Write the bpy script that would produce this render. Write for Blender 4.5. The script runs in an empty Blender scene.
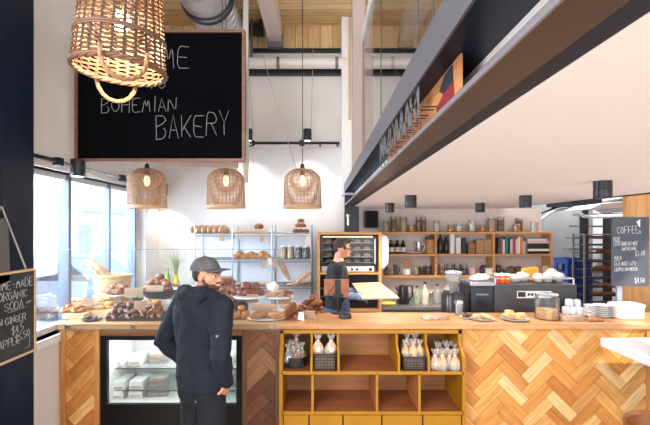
import bpy, bmesh, math, random
from mathutils import Vector, Matrix, noise
PI = math.pi
R = random.Random(7)
S = bpy.context.scene
COL = S.collection

# ---------------------------------------------------------------- camera
F = 420.0          # focal length in pixels of the 650 px wide frame
CX, CY, CZ = 320.0, 229.0, 1.97
cam = bpy.data.cameras.new('camera')
cam.sensor_width = 36.0
cam.lens = F * 36.0 / 650.0
cam.shift_x = (325.0 - CX) / 650.0
cam.shift_y = (CY - 212.5) / 650.0
cam.clip_start = 0.05
camo = bpy.data.objects.new('camera', cam)
camo.location = (0, 0, CZ)
camo.rotation_euler = (PI / 2, 0, 0)
COL.objects.link(camo)
S.camera = camo

# ---------------------------------------------------------------- world, daylight, exposure
S.view_settings.view_transform = 'Standard'
S.view_settings.look = 'None'
S.view_settings.gamma = 1.0
S.view_settings.exposure = 0.55
S.view_settings.use_curve_mapping = False
W = bpy.data.worlds.new('sky'); S.world = W
W.use_nodes = True
bg = W.node_tree.nodes['Background']
bg.inputs[0].default_value = (0.86, 0.93, 1.0, 1)
bg.inputs[1].default_value = 1.7

def area(name, loc, target, sx, sy, power, color=(1, 1, 1)):
    l = bpy.data.lights.new(name, 'AREA'); l.shape = 'RECTANGLE'; l.size = sx; l.size_y = sy
    l.energy = power; l.color = color
    o = bpy.data.objects.new(name, l); COL.objects.link(o)
    o.location = loc
    o.rotation_euler = (Vector(target) - Vector(loc)).to_track_quat('-Z', 'Y').to_euler()
    return o
area('daylight_street_window', (-2.9, 4.2, 2.2), (0.5, 4.6, 1.3), 2.4, 1.6, 190, (0.86, 0.93, 1.0))
area('daylight_shopfront', (-3.2, -1.6, 2.1), (0.9, 3.6, 1.1), 2.6, 2.4, 98, (1.0, 0.97, 0.93))
area('daylight_entrance', (2.2, -2.6, 2.0), (-1.9, 3.4, 1.0), 3.0, 2.0, 50, (1.0, 0.96, 0.92))
sun = bpy.data.lights.new('sun', 'SUN'); sun.energy = 5.0; sun.angle = 0.02; sun.color = (1, .96, .9)
suno = bpy.data.objects.new('sun', sun); COL.objects.link(suno)
suno.rotation_euler = Vector((-0.55, 0.5, -0.75)).to_track_quat('-Z', 'Y').to_euler()

area('added_hall_fill', (-2.4, -1.2, 3.9), (0.2, 5.0, 3.4), 2.4, 1.4, 130, (1.0, 0.97, 0.94))  # unseen area light added to brighten the upper hall
area('added_stairwell_fill', (4.2, 6.6, 3.2), (4.0, 7.2, 0.5), 1.4, .8, 60, (0.95, 0.97, 1.0))  # area light added to lift the stairwell's dark concrete wall

def wx(px, d): return (px - CX) * d / F
def wz(py, d): return CZ - (py - CY) * d / F
def dz(py, z): return (CZ - z) * F / (py - CY)

# ---------------------------------------------------------------- materials
def lin(v):
    v /= 255.0
    return v / 12.92 if v <= 0.04045 else ((v + 0.055) / 1.055) ** 2.4
def rgb(c, a=1.0): return (lin(c[0]), lin(c[1]), lin(c[2]), a)
MATS = {}
def base(name):
    m = bpy.data.materials.new(name); m.use_nodes = True
    nt = m.node_tree
    return m, nt, nt.nodes['Principled BSDF']
def add(nt, t, **kw):
    n = nt.nodes.new(t)
    for k, v in kw.items(): setattr(n, k, v)
    return n
def ramp2(nt, c1, c2, p1=0.3, p2=0.7):
    r = add(nt, 'ShaderNodeValToRGB')
    r.color_ramp.elements[0].position = p1; r.color_ramp.elements[0].color = c1
    r.color_ramp.elements[1].position = p2; r.color_ramp.elements[1].color = c2
    return r
def M(name, c, rough=0.5, metal=0.0, c2=None, scale=12.0, bump=0.0, bscale=None, stretch=(1, 1, 1), p=(0.35, 0.65), spec=None, coat=0, sheen=0):
    if name in MATS: return MATS[name]
    m, nt, b = base(name)
    b.inputs['Roughness'].default_value = rough
    b.inputs['Metallic'].default_value = metal
    b.inputs['Base Color'].default_value = rgb(c)
    if spec is not None: b.inputs['Specular IOR Level'].default_value = spec
    if coat: b.inputs['Coat Weight'].default_value = coat
    if sheen: b.inputs['Sheen Weight'].default_value = sheen
    if c2 or bump:
        tc = add(nt, 'ShaderNodeTexCoord'); mp = add(nt, 'ShaderNodeMapping')
        mp.inputs['Scale'].default_value = stretch
        nt.links.new(tc.outputs['Object'], mp.inputs['Vector'])
    if c2:
        n = add(nt, 'ShaderNodeTexNoise'); n.inputs['Scale'].default_value = scale; n.inputs['Detail'].default_value = 5
        r = ramp2(nt, rgb(c), rgb(c2), *p)
        nt.links.new(mp.outputs[0], n.inputs['Vector']); nt.links.new(n.outputs['Fac'], r.inputs[0])
        nt.links.new(r.outputs[0], b.inputs['Base Color'])
    if bump:
        n = add(nt, 'ShaderNodeTexNoise'); n.inputs['Scale'].default_value = bscale or scale; n.inputs['Detail'].default_value = 4
        bp = add(nt, 'ShaderNodeBump'); bp.inputs['Strength'].default_value = bump; bp.inputs['Distance'].default_value = 0.01
        nt.links.new(mp.outputs[0], n.inputs['Vector']); nt.links.new(n.outputs['Fac'], bp.inputs['Height'])
        nt.links.new(bp.outputs[0], b.inputs['Normal'])
    MATS[name] = m
    return m
def wood(name, c1, c2, axis='X', scale=9.0, rough=0.45, c3=None):
    st = [9, 9, 9]; st['XYZ'.index(axis)] = 0.7
    if name in MATS: return MATS[name]
    m, nt, b = base(name)
    b.inputs['Roughness'].default_value = rough
    tc = add(nt, 'ShaderNodeTexCoord'); mp = add(nt, 'ShaderNodeMapping'); mp.inputs['Scale'].default_value = st
    n = add(nt, 'ShaderNodeTexNoise'); n.inputs['Scale'].default_value = scale * .35; n.inputs['Detail'].default_value = 6; n.inputs['Distortion'].default_value = 0.6
    r = ramp2(nt, rgb(c1), rgb(c2), 0.32, 0.68)
    nt.links.new(tc.outputs['Object'], mp.inputs[0]); nt.links.new(mp.outputs[0], n.inputs['Vector'])
    nt.links.new(n.outputs['Fac'], r.inputs[0]); nt.links.new(r.outputs[0], b.inputs['Base Color'])
    bp = add(nt, 'ShaderNodeBump'); bp.inputs['Strength'].default_value = 0.08
    nt.links.new(n.outputs['Fac'], bp.inputs['Height']); nt.links.new(bp.outputs[0], b.inputs['Normal'])
    MATS[name] = m
    return m
def boards(name, across, width, along, c1, c2, rough=0.55):
    """boards with their own tone and grain, seams between them"""
    if name in MATS: return MATS[name]
    m, nt, b = base(name); b.inputs['Roughness'].default_value = rough
    L = nt.links.new
    tc = add(nt, 'ShaderNodeTexCoord'); sp = add(nt, 'ShaderNodeSeparateXYZ'); L(tc.outputs['Object'], sp.inputs[0])
    dv = add(nt, 'ShaderNodeMath', operation='DIVIDE'); L(sp.outputs[across], dv.inputs[0]); dv.inputs[1].default_value = width
    fl = add(nt, 'ShaderNodeMath', operation='FLOOR'); L(dv.outputs[0], fl.inputs[0])
    fr = add(nt, 'ShaderNodeMath', operation='FRACT'); L(dv.outputs[0], fr.inputs[0])
    wn = add(nt, 'ShaderNodeTexWhiteNoise', noise_dimensions='1D'); L(fl.outputs[0], wn.inputs['W'])
    st = [14, 14, 14]; st['XYZ'.index(along)] = 1.2
    mp = add(nt, 'ShaderNodeMapping'); mp.inputs['Scale'].default_value = st; L(tc.outputs['Object'], mp.inputs[0])
    of = add(nt, 'ShaderNodeVectorMath', operation='ADD'); L(mp.outputs[0], of.inputs[0])
    sc = add(nt, 'ShaderNodeVectorMath', operation='SCALE'); L(wn.outputs['Color'], sc.inputs[0]); sc.inputs['Scale'].default_value = 30; L(sc.outputs[0], of.inputs[1])
    n = add(nt, 'ShaderNodeTexNoise'); n.inputs['Scale'].default_value = 1.6; n.inputs['Detail'].default_value = 5; n.inputs['Distortion'].default_value = 1.2
    L(of.outputs[0], n.inputs['Vector'])
    mx = add(nt, 'ShaderNodeMath', operation='MULTIPLY_ADD'); L(wn.outputs['Value'], mx.inputs[0]); mx.inputs[1].default_value = 0.35; L(n.outputs['Fac'], mx.inputs[2])
    r = ramp2(nt, rgb(c1), rgb(c2), 0.38, 0.9); L(mx.outputs[0], r.inputs[0])
    lt = add(nt, 'ShaderNodeMath', operation='LESS_THAN'); L(fr.outputs[0], lt.inputs[0]); lt.inputs[1].default_value = 0.035
    mm = add(nt, 'ShaderNodeMixRGB'); L(lt.outputs[0], mm.inputs[0]); L(r.outputs[0], mm.inputs[1]); mm.inputs[2].default_value = rgb((70, 45, 25))
    L(mm.outputs[0], b.inputs['Base Color'])
    MATS[name] = m
    return m
def plankmat(name, rough=0.42):
    """wood planks: tone from the plank's own attribute, grain along its own length (UV)"""
    if name in MATS: return MATS[name]
    m, nt, b = base(name); b.inputs['Roughness'].default_value = rough
    L = nt.links.new
    at = add(nt, 'ShaderNodeVertexColor'); at.layer_name = 'tone'
    uv = add(nt, 'ShaderNodeUVMap')
    mp = add(nt, 'ShaderNodeMapping'); mp.inputs['Scale'].default_value = (3, 34, 1); L(uv.outputs[0], mp.inputs[0])
    n = add(nt, 'ShaderNodeTexNoise'); n.inputs['Scale'].default_value = 1.0; n.inputs['Detail'].default_value = 6; n.inputs['Distortion'].default_value = 1.0
    L(mp.outputs[0], n.inputs['Vector'])
    r = ramp2(nt, (0.55, 0.50, 0.44, 1), (1.12, 1.12, 1.1, 1), 0.3, 0.62); L(n.outputs['Fac'], r.inputs[0])
    mm = add(nt, 'ShaderNodeMixRGB', blend_type='MULTIPLY'); mm.inputs[0].default_value = 0.75
    L(at.outputs[0], mm.inputs[1]); L(r.outputs[0], mm.inputs[2]); L(mm.outputs[0], b.inputs['Base Color'])
    MATS[name] = m
    return m
def glass(name, tint=(255, 255, 255), rough=0.02, amount=1.0, haze=0.0):
    """thin clear glass or film: see-through with mirror reflections by angle, optionally a little milky"""
    if name in MATS: return MATS[name]
    m = bpy.data.materials.new(name); m.use_nodes = True
    nt = m.node_tree; nt.nodes.clear(); L = nt.links.new
    out = add(nt, 'ShaderNodeOutputMaterial')
    tr = add(nt, 'ShaderNodeBsdfTransparent'); tr.inputs[0].default_value = rgb(tint)
    gl = add(nt, 'ShaderNodeBsdfGlossy'); gl.inputs['Roughness'].default_value = rough
    fr = add(nt, 'ShaderNodeFresnel'); fr.inputs[0].default_value = 1.45
    mu = add(nt, 'ShaderNodeMath', operation='MULTIPLY'); mu.inputs[1].default_value = amount; L(fr.outputs[0], mu.inputs[0])
    mx = add(nt, 'ShaderNodeMixShader'); L(mu.outputs[0], mx.inputs[0]); L(tr.outputs[0], mx.inputs[1]); L(gl.outputs[0], mx.inputs[2])
    last = mx
    if haze:
        df = add(nt, 'ShaderNodeBsdfDiffuse'); df.inputs[0].default_value = (0.9, 0.9, 0.9, 1)
        m2 = add(nt, 'ShaderNodeMixShader'); m2.inputs[0].default_value = haze
        L(mx.outputs[0], m2.inputs[1]); L(df.outputs[0], m2.inputs[2]); last = m2
    L(last.outputs[0], out.inputs[0])
    MATS[name] = m
    return m
def glow(name, c, strength):
    if name in MATS: return MATS[name]
    m, nt, b = base(name)
    b.inputs['Base Color'].default_value = rgb(c); b.inputs['Emission Color'].default_value = rgb(c); b.inputs['Emission Strength'].default_value = strength
    MATS[name] = m
    return m

# ---------------------------------------------------------------- mesh builder
class MB:
    def __init__(s):
        s.v = []; s.f = []; s.m = Matrix.Identity(4); s.tone = None; s.tones = []; s.uvs = []
    def vert(s, p):
        s.v.append(s.m @ Vector(p)); return len(s.v) - 1
    def face(s, idx, uv=None):
        s.f.append(idx); s.tones.append(s.tone); s.uvs.append(uv)
    def box(s, x0, x1, y0, y1, z0, z1):
        i = [s.vert(p) for p in ((x0, y0, z0), (x1, y0, z0), (x1, y1, z0), (x0, y1, z0), (x0, y0, z1), (x1, y0, z1), (x1, y1, z1), (x0, y1, z1))]
        for q in ((0, 3, 2, 1), (4, 5, 6, 7), (0, 1, 5, 4), (1, 2, 6, 5), (2, 3, 7, 6), (3, 0, 4, 7)): s.face([i[k] for k in q])
        return s
    def prism(s, poly, axis, a, b):
        """poly of 2D points, pulled along axis from a to b (the other two axes in order)"""
        def p3(p, t): return {'X': (t, p[0], p[1]), 'Y': (p[0], t, p[1]), 'Z': (p[0], p[1], t)}[axis]
        A = [s.vert(p3(p, a)) for p in poly]; B = [s.vert(p3(p, b)) for p in poly]
        n = len(poly)
        s.face(A); s.face(B[::-1])
        for k in range(n): s.face([A[k], A[(k + 1) % n], B[(k + 1) % n], B[k]])
        return s
    def rings(s, rs, seg=20, ex=2.0, cap=True):
        """stacked horizontal ellipses: (cx, cy, z, rx, ry)"""
        prev = None; first = None
        for (cx, cy, z, rx, ry) in rs:
            cur = []
            for k in range(seg):
                t = 2 * PI * k / seg; c, q = math.cos(t), math.sin(t)
                e = 2.0 / ex
                cur.append(s.vert((cx + rx * math.copysign(abs(c) ** e, c), cy + ry * math.copysign(abs(q) ** e, q), z)))
            if prev:
                for k in range(seg): s.face([prev[k], prev[(k + 1) % seg], cur[(k + 1) % seg], cur[k]])
            else: first = cur
            prev = cur
        if cap: s.face(first[::-1]); s.face(prev)
        return s
    def lathe(s, prof, c=(0, 0, 0), seg=20, cap=True):
        return s.rings([(c[0], c[1], c[2] + z, max(r, 1e-4), max(r, 1e-4)) for r, z in prof], seg, 2.0, cap)
    def tube(s, pts, r, seg=8, closed=False, cap=True, flat=1.0):
        """r: number or list; tube along points"""
        P = [Vector(p) for p in pts]; n = len(P)
        rr = r if isinstance(r, (list, tuple)) else [r] * n
        prev_n = None; rings = []
        for i in range(n):
            if closed: d = P[(i + 1) % n] - P[i - 1]
            else: d = P[min(i + 1, n - 1)] - P[max(i - 1, 0)]
            if d.length < 1e-9: d = Vector((0, 0, 1))
            d.normalize()
            if prev_n is None:
                up = Vector((0, 0, 1)) if abs(d.z) < 0.9 else Vector((0, 1, 0))
                nn = (up - d * up.dot(d)).normalized()
            else:
                nn = prev_n - d * prev_n.dot(d)
                nn = nn.normalized() if nn.length > 1e-6 else d.orthogonal().normalized()
            prev_n = nn; bb = d.cross(nn)
            rings.append([s.vert(P[i] + nn * (math.cos(2 * PI * k / seg) * rr[i] * flat) + bb * (math.sin(2 * PI * k / seg) * rr[i])) for k in range(seg)])
        for i in range(n if closed else n - 1):
            A, B = rings[i], rings[(i + 1) % n]
            for k in range(seg): s.face([A[k], A[(k + 1) % seg], B[(k + 1) % seg], B[k]])
        if cap and not closed: s.face(rings[0][::-1]); s.face(rings[-1])
        return s
    def limb(s, pts, rad, seg=14):
        """tapering round limb with rounded ends"""
        P = [Vector(p) for p in pts]
        a = (P[0] - P[1]).normalized(); b = (P[-1] - P[-2]).normalized()
        pts2 = [P[0] + a * rad[0] * t for t in (0.98, 0.8, 0.45)] + P + [P[-1] + b * rad[-1] * t for t in (0.45, 0.8, 0.98)]
        r2 = [rad[0] * t for t in (0.2, 0.6, 0.89)] + list(rad) + [rad[-1] * t for t in (0.89, 0.6, 0.2)]
        return s.tube(pts2, r2, seg)
    def ball(s, c, r, seg=16, rows=10, bottom=None, wob=0.0, seed=0, ws=8.0):
        if not isinstance(r, (tuple, list)): r = (r, r, r)
        prev = None
        top = s.vert((c[0], c[1], c[2] + r[2]))
        rowsv = []
        for i in range(1, rows):
            ph = PI * i / rows; cur = []
            for k in range(seg):
                t = 2 * PI * k / seg
                x, y, z = math.sin(ph) * math.cos(t), math.sin(ph) * math.sin(t), math.cos(ph)
                w = 1.0
                if wob: w += wob * noise.noise(Vector((x * r[0] * ws + seed * 7.1, y * r[1] * ws, z * r[2] * ws + seed)))
                zz = z * r[2] * w
                if bottom is not None: zz = max(zz, bottom)
                cur.append(s.vert((c[0] + x * r[0] * w, c[1] + y * r[1] * w, c[2] + zz)))
            rowsv.append(cur)
        zb = -r[2] if bottom is None else max(-r[2], bottom)
        bot = s.vert((c[0], c[1], c[2] + zb))
        for k in range(seg): s.face([top, rowsv[0][k], rowsv[0][(k + 1) % seg]])
        for A, B in zip(rowsv, rowsv[1:]):
            for k in range(seg): s.face([A[k], B[k], B[(k + 1) % seg], A[(k + 1) % seg]])
        for k in range(seg): s.face([rowsv[-1][(k + 1) % seg], rowsv[-1][k], bot])
        return s
    def quad(s, a, b, c, d):
        s.face([s.vert(a), s.vert(b), s.vert(c), s.vert(d)]); return s
    def build(s, name, mat, parent=None, local=False, loc=None, smooth=35, bevel=0, solid=0):
        """link everything as ONE mesh object; vertices are world points unless local"""
        if parent is not None and not local:
            inv = WORLD[parent.name].inverted(); vs = [inv @ v for v in s.v]
        elif loc is not None and not local:
            o = Vector(loc); vs = [v - o for v in s.v]
        else: vs = s.v
        me = bpy.data.meshes.new(name)
        me.from_pydata([tuple(v) for v in vs], [], s.f)
        if any(t is not None for t in s.tones):
            ca = me.color_attributes.new('tone', 'FLOAT_COLOR', 'CORNER'); uvl = me.uv_layers.new(name='UVMap')
            for p in me.polygons:
                t = s.tones[p.index] or (1, 1, 1, 1); u = s.uvs[p.index]
                for j, li in enumerate(p.loop_indices):
                    ca.data[li].color = t
                    if u: uvl.data[li].uv = u[j]
        else:
            bm = bmesh.new(); bm.from_mesh(me)
            bmesh.ops.recalc_face_normals(bm, faces=bm.faces); bm.to_mesh(me); bm.free()
        if smooth:
            for p in me.polygons: p.use_smooth = True
            me.set_sharp_from_angle(angle=math.radians(smooth))
        me.materials.append(mat)
        o = bpy.data.objects.new(name, me); COL.objects.link(o)
        if parent is not None:
            o.parent = parent; WORLD[o.name] = WORLD[parent.name]
        else:
            o.location = loc or (0, 0, 0)
            WORLD[o.name] = Matrix.Translation(o.location)
        if bevel:
            b = o.modifiers.new('bevel', 'BEVEL'); b.width = bevel; b.segments = 2; b.limit_method = 'ANGLE'
        if solid:
            b = o.modifiers.new('solid', 'SOLIDIFY'); b.thickness = solid; b.offset = 0
        return o
WORLD = {}
def tag(o, label, cat, group=None, kind=None):
    o['label'] = label; o['category'] = cat
    if group: o['group'] = group
    if kind: o['kind'] = kind
    return o
def thing(name, label, cat, loc=(0, 0, 0), rotz=0.0, group=None):
    o = bpy.data.objects.new(name, None); COL.objects.link(o)
    o.empty_display_size = 0.05
    o.location = loc; o.rotation_euler = (0, 0, rotz)
    WORLD[o.name] = Matrix.Translation(Vector(loc)) @ Matrix.Rotation(rotz, 4, 'Z')
    return tag(o, label, cat, group)
def struct(o):
    o['kind'] = 'structure'; return o
def kids(o): return [c for c in KID.get(o.name, [])]
def dup(o, loc, rot=None, label=None, group=None, scale=None):
    """copy of a thing with copies of its parts and their sub-parts"""
    r = o.copy(); COL.objects.link(r); r.location = loc
    if rot is not None: r.rotation_euler = rot if isinstance(rot, (tuple, list)) else (0, 0, rot)
    if scale is not None: r.scale = scale if isinstance(scale, (tuple, list)) else (scale,) * 3
    if label: r['label'] = label
    if group: r['group'] = group
    for ch in o.children:
        c = ch.copy(); COL.objects.link(c); c.parent = r
        for g in ch.children:
            d = g.copy(); COL.objects.link(d); d.parent = c
    return r
class Kind:
    """the first call places the prototype itself, later calls place copies"""
    def __init__(s, o): s.o = o; s.used = False
    def put(s, loc, rot=0.0, label=None, group=None, scale=None, cat=None):
        if s.used: o = dup(s.o, loc, rot, label, group, scale)
        else:
            o = s.o; s.used = True; o.location = loc
            o.rotation_euler = rot if isinstance(rot, (tuple, list)) else (0, 0, rot)
            if scale is not None: o.scale = scale if isinstance(scale, (tuple, list)) else (scale,) * 3
            if label: o['label'] = label
        if group: o['group'] = group
        elif 'group' in o.keys(): del o['group']
        if cat: o['category'] = cat
        return o

# ---------------------------------------------------------------- handwriting
FONT = {'A': '00 26 40|12 32', 'B': '00 06|06 36 45 34 03|33 42 41 30 00', 'C': '45 26 04 02 20 41', 'D': '00 06|06 26 44 42 20 00', 'E': '46 06 00 40|03 33', 'F': '46 06 00|03 33',
 'G': '45 26 04 02 20 41 43 23', 'H': '00 06|40 46|03 43', 'I': '20 26', 'J': '46 41 20 01', 'K': '00 06|46 02|13 40', 'L': '06 00 40', 'M': '00 16 22 36 40', 'N': '00 06 40 46',
 'O': '26 04 02 20 42 44 26', 'P': '00 06 36 45 44 33 03', 'R': '00 06 36 45 44 33 03|23 40', 'S': '45 26 05 04 42 41 20 01', 'T': '06 46|26 20', 'U': '06 01 20 41 46', 'V': '06 20 46',
 'W': '06 10 23 30 46', 'X': '06 40|46 00', 'Y': '06 23 46|23 20', 'Z': '06 46 00 40', '0': '26 04 02 20 42 44 26', '1': '15 26 20', '2': '05 26 45 44 00 40', '3': '06 46 23 42 41 20 01',
 '4': '36 02 42|35 30', '5': '46 06 03 33 42 31 00', '6': '46 04 01 20 41 42 23 02', '7': '06 46 10', '8': '24 05 26 45 24 02 20 42 24', '9': '43 24 05 26 45 40', '$': '45 26 05 04 42 41 20 01|27 2.',
 '-': '13 33', '!': '26 22|20.20', ',': '10 0.', '+': '23 20', '/': '00 46', '.': '10 20', '~': '02 14 32 44'}
def strokes(ch):
    out = []
    for st in FONT.get(ch, '').split('|'):
        pts = []
        for tok in st.replace('20.20', '20 21').split():
            pts.append((float(tok[0]), -1.0 if tok[1] == '.' else float(tok[1])))
        if len(pts) > 1: out.append(pts)
    return out
def write(mb, text, org, u, v, h, w, gap=0.35, r=0.003, jit=0.25, rise=0.0, seed=1, flat=0.3, seg=5):
    """single-stroke lettering: org lower left, u/v unit directions, h letter height, w letter width"""
    rr = random.Random(seed); u = Vector(u); v = Vector(v); o = Vector(org); x = 0.0
    for ch in text:
        if ch == ' ': x += w * 0.8; continue
        k = rr.uniform(.92, 1.1)
        sh = -.22 * w if ch in 'I!.,1' else 0.0
        for st in strokes(ch):
            pts = [o + u * (x + sh + (a + rr.uniform(-jit, jit)) * w / 4) + v * ((b * k + rr.uniform(-jit, jit)) * h / 6 + rise * x) for a, b in st]
            if len(pts) > 3 and jit:   # soften the corners of a hand-drawn stroke
                q = [pts[0]]
                for i in range(1, len(pts) - 1):
                    q += [pts[i] * .8 + pts[i - 1] * .2, pts[i] * .8 + pts[i + 1] * .2]
                pts = q + [pts[-1]]
            mb.tube(pts, r, seg)
        x += w * (1 + gap) * (0.5 if ch in 'I!.,1' else 1.0)
    return x

# ================================================================ THE SETTING
white_wall = M('white wall paint', (226, 222, 219), 0.85, c2=(218, 213, 210), scale=2.0)
ceil_paint = M('warm white ceiling paint', (236, 228, 225), 0.8)
pale_grey = M('pale grey steel paint', (88, 89, 99), 0.38)
dark_steel = M('dark navy steel', (12, 23, 40), 0.45, c2=(16, 28, 47), scale=3.0, spec=.25)
black_steel = M('black steel', (12, 13, 15), 0.45)
white_wood = M('white painted timber', (214, 202, 196), 0.6)
b = MB(); b.box(-2.6, 5.2, -3.0, 8.2, -0.1, 0.0)
struct(b.build('floor', boards('grey oak floor', 'X', 0.16, 'Y', (150, 136, 124), (184, 170, 158)), smooth=0))
b = MB(); b.box(-2.6, 5.2, -3.0, 5.86, 4.75, 4.85)
struct(b.build('ceiling_timber', boards('knotty pine boards', 'Y', 0.14, 'X', (202, 164, 112), (246, 222, 176)), smooth=0))
b = MB(); b.box(0.458, 2.71, -1.0, 6.32, 2.27, 2.5)
struct(b.build('ceiling', ceil_paint, smooth=0))
b = MB(); b.box(2.71, 2.76, -1.0, 4.62, 2.262, 2.56)
struct(b.build('trim_1', black_steel, smooth=0))
b = MB(); b.box(2.71, 5.2, 3.4, 8.2, 3.3, 3.4)
struct(b.build('ceiling_stairwell', white_wall, smooth=0))

# left wall with the street window in it
WL = -2.2
b = MB()
y0, y1, z0, z1 = 3.20, 5.30, 1.09, 2.46
b.box(WL - .2, WL, 2.95, y0, 0, 4.75); b.box(WL - .2, WL, y1, 5.86, 0, 4.75)
b.box(WL - .2, WL, y0, y1, 0, z0); b.box(WL - .2, WL, y0, y1, z1, 4.75)
struct(b.build('wall_left', white_wall, smooth=0))
win = struct(MB().box(WL - .16, WL - .10, y0, y1, z0, z0 + .05).box(WL - .16, WL - .10, y0, y1, z1 - .05, z1).box(WL - .16, WL - .10, y0, y0 + .05, z0, z1).box(WL - .16, WL - .10, y1 - .05, y1, z0, z1)
    .build('window_1', M('window frame pale', (214, 218, 224), 0.4), smooth=0))
for yy, w in ((3.83, .045), (4.56, .035), (5.19, .035)):
    MB().box(WL - .17, WL - .08, yy - w / 2, yy + w / 2, z0, z1).build('mullion', M('mullion grey', (108, 114, 126), 0.4), win, smooth=0)
MB().box(WL - .135, WL - .130, y0 + .03, y1 - .03, z0 + .03, z1 - .03).build('window_pane', glass('window glass', (240, 247, 255), amount=.5), win, smooth=0)
# white reveal boards round the window
struct(MB().box(WL - .1, WL + .015, y0 - .06, y0, z0 - .06, z1 + .06).box(WL - .1, WL + .015, y0 - .06, y1 + .03, z0 - .06, z0).box(WL - .1, WL + .012, y0 - .06, y1 + .03, z1, z1 + .05)
    .build('trim_2', M('white gloss trim', (236, 236, 238), 0.4), smooth=0))
# tall dark steel column on the left
struct(MB().box(-2.5, -1.985, 0.7, 2.80, 0, 4.75).box(-2.5, -2.01, 2.80, 2.95, 0, 4.75).box(-2.5, -1.978, 2.60, 2.615, 0, 4.75)
    .build('column', dark_steel, smooth=0))
# back wall of the hall, running on above the kitchen's low ceiling
struct(MB().prism([(-2.3, 0), (0.33, 0), (0.33, 2.56), (3.4, 2.56), (3.4, 4.42), (-2.3, 4.42)], 'Y', 5.75, 5.86).build('wall_back', white_wall, smooth=0))
struct(MB().box(-2.3, 3.4, 5.74, 5.86, 4.42, 4.75).build('trim_3', boards('upright pine boards', 'X', 0.17, 'Z', (198, 158, 108), (234, 202, 150)), smooth=0))
struct(MB().box(-2.3, 3.4, 5.70, 5.75, 4.375, 4.425).build('trim_4', black_steel, smooth=0))
struct(MB().box(-2.3, 3.4, 5.66, 5.75, 4.06, 4.17).build('trim_5', black_steel, smooth=0))
# kitchen walls
struct(MB().box(0.3, 3.27, 6.2, 6.34, 0, 2.27).build('wall_kitchen', M('kitchen wall paint', (226, 212, 204), 0.8), smooth=0))
conc = M('bare concrete', (128, 128, 128), 0.85, c2=(104, 105, 107), scale=1.6, bump=0.1, bscale=9)
struct(MB().box(2.6, 5.2, 7.7, 7.85, 0, 3.3).build('wall_stairwell', conc, smooth=0))
struct(MB().box(5.0, 5.12, -1, 7.85, 0, 3.3).build('wall_right', white_wall, smooth=0))
struct(MB().box(3.50, 4.9, 4.80, 4.86, 0, 2.62).build('wall_plywood', wood('honey plywood', (214, 150, 90), (236, 184, 128), 'Z', 6), smooth=0))

# timber roof beams
for i, x in enumerate((-0.60, 1.155)):
    o = tag(MB().box(x - .085, x + .085, -1.5, 5.70, 4.47, 4.76).build('roof_beam', white_wood, loc=(x, 2, 4.47), smooth=0),
        ['white painted roof beam over the hall, in the clear beside the round duct', 'white painted roof beam seen through the glass above the sign'][i], 'beam', kind='structure')
    MB().box(x - .1, x + .1, 5.60, 5.72, 4.40, 4.56).build('beam_shoe', M('grey zinc', (120, 116, 118), 0.5, .4), o, smooth=0)

# steel beam along the mezzanine edge: grey channel above, dark web, brown soffit
bm_ = struct(MB().box(0.47, 0.50, -0.6, 5.62, 2.29, 2.46).build('steel_beam', dark_steel, smooth=0))
MB().box(0.322, 0.50, -0.6, 5.60, 2.445, 2.555).build('channel_body', dark_steel, bm_, smooth=0)
MB().box(0.315, 0.322, -0.6, 5.60, 2.443, 2.557).build('upper_channel', pale_grey, bm_, smooth=0)
MB().box(0.315, 0.405, -0.6, 5.62, 2.268, 2.284).build('lower_flange', M('brown lacquered soffit', (56, 41, 36), 0.35), bm_, smooth=0)
MB().box(0.311, 0.316, -0.6, 5.62, 2.266, 2.279).build('flange_edge', M('worn grey edge', (128, 126, 136), 0.35, .3), bm_, smooth=0)
MB().box(0.405, 0.458, -0.6, 5.62, 2.272, 2.30).build('dark_joint', dark_steel, bm_, smooth=0)
MB().box(0.450, 0.470, -0.6, 5.62, 2.330, 2.345).build('rib', M('blue steel', (40, 54, 76), 0.35), bm_, smooth=0)
bo = MB()
for y in (0.75, 0.98, 1.3): bo.ball((0.468, y, 2.40), 0.006, 8, 6)
bo.build('bolt', M('bolt steel', (150, 150, 155), .3, .8), bm_)
# column under the beam's far end
st = struct(MB().box(0.33, 0.52, 5.58, 5.72, 0, 2.42).build('column_steel', M('charcoal steel', (38, 42, 46), .45), smooth=0))
MB().lathe([(.018, 0), (.018, .10), (.026, .11), (.026, .14), (.012, .15)], (0.375, 5.56, 2.02), 10).build('valve', M('brushed nickel', (170, 165, 155), .3, .9), st)
# white corner post above it, and the glazed partition over the beam
struct(MB().box(0.285, 0.44, 5.50, 5.74, 2.42, 4.75).build('trim_6', M('white post paint', (232, 230, 230), .6), smooth=0))
struct(MB().box(0.375, 0.40, 5.46, 5.50, 3.4, 4.75).build('trim_7', M('pale pine', (196, 166, 128), .6), smooth=0))
par = tag(MB().box(0.345, 0.475, 4.45, 4.58, 2.557, 4.75).build('glazed_partition', M('rose grey post', (176, 158, 156), .6), loc=(0.4, 4.5, 2.557), smooth=0),
    'glazed partition standing on the steel beam above the sign', 'partition', kind='structure')
MB().box(0.435, 0.475, 0.2, 4.45, 3.94, 4.02).build('top_rail', M('white gloss trim', (236, 236, 238), 0.4), par, smooth=0)
MB().box(0.450, 0.456, 0.2, 4.45, 2.557, 3.94).build('glass_pane', glass('partition glass', (246, 246, 246), amount=.6), par, smooth=0)
for px, d, zt in ((381, 2.35, 4.75), (418, 1.72, 4.75), (433, 1.5, 4.75)):
    x = 0.335 if px < 400 else wx(px, d)
    x = wx(px, d)
    tag(MB().tube([(x, d, 2.557), (x, d, zt)], 0.003, 6).build('hanger_rod', black_steel, loc=(x, d, 2.557)),
        {381: 'thin black hanger rod rising from the beam, beside the pale post', 418: 'thin black hanger rod between the two others on the beam', 433: 'thin black hanger rod, nearest to the viewer on the beam'}[px], 'rod', 'beam hanger rods')

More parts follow.
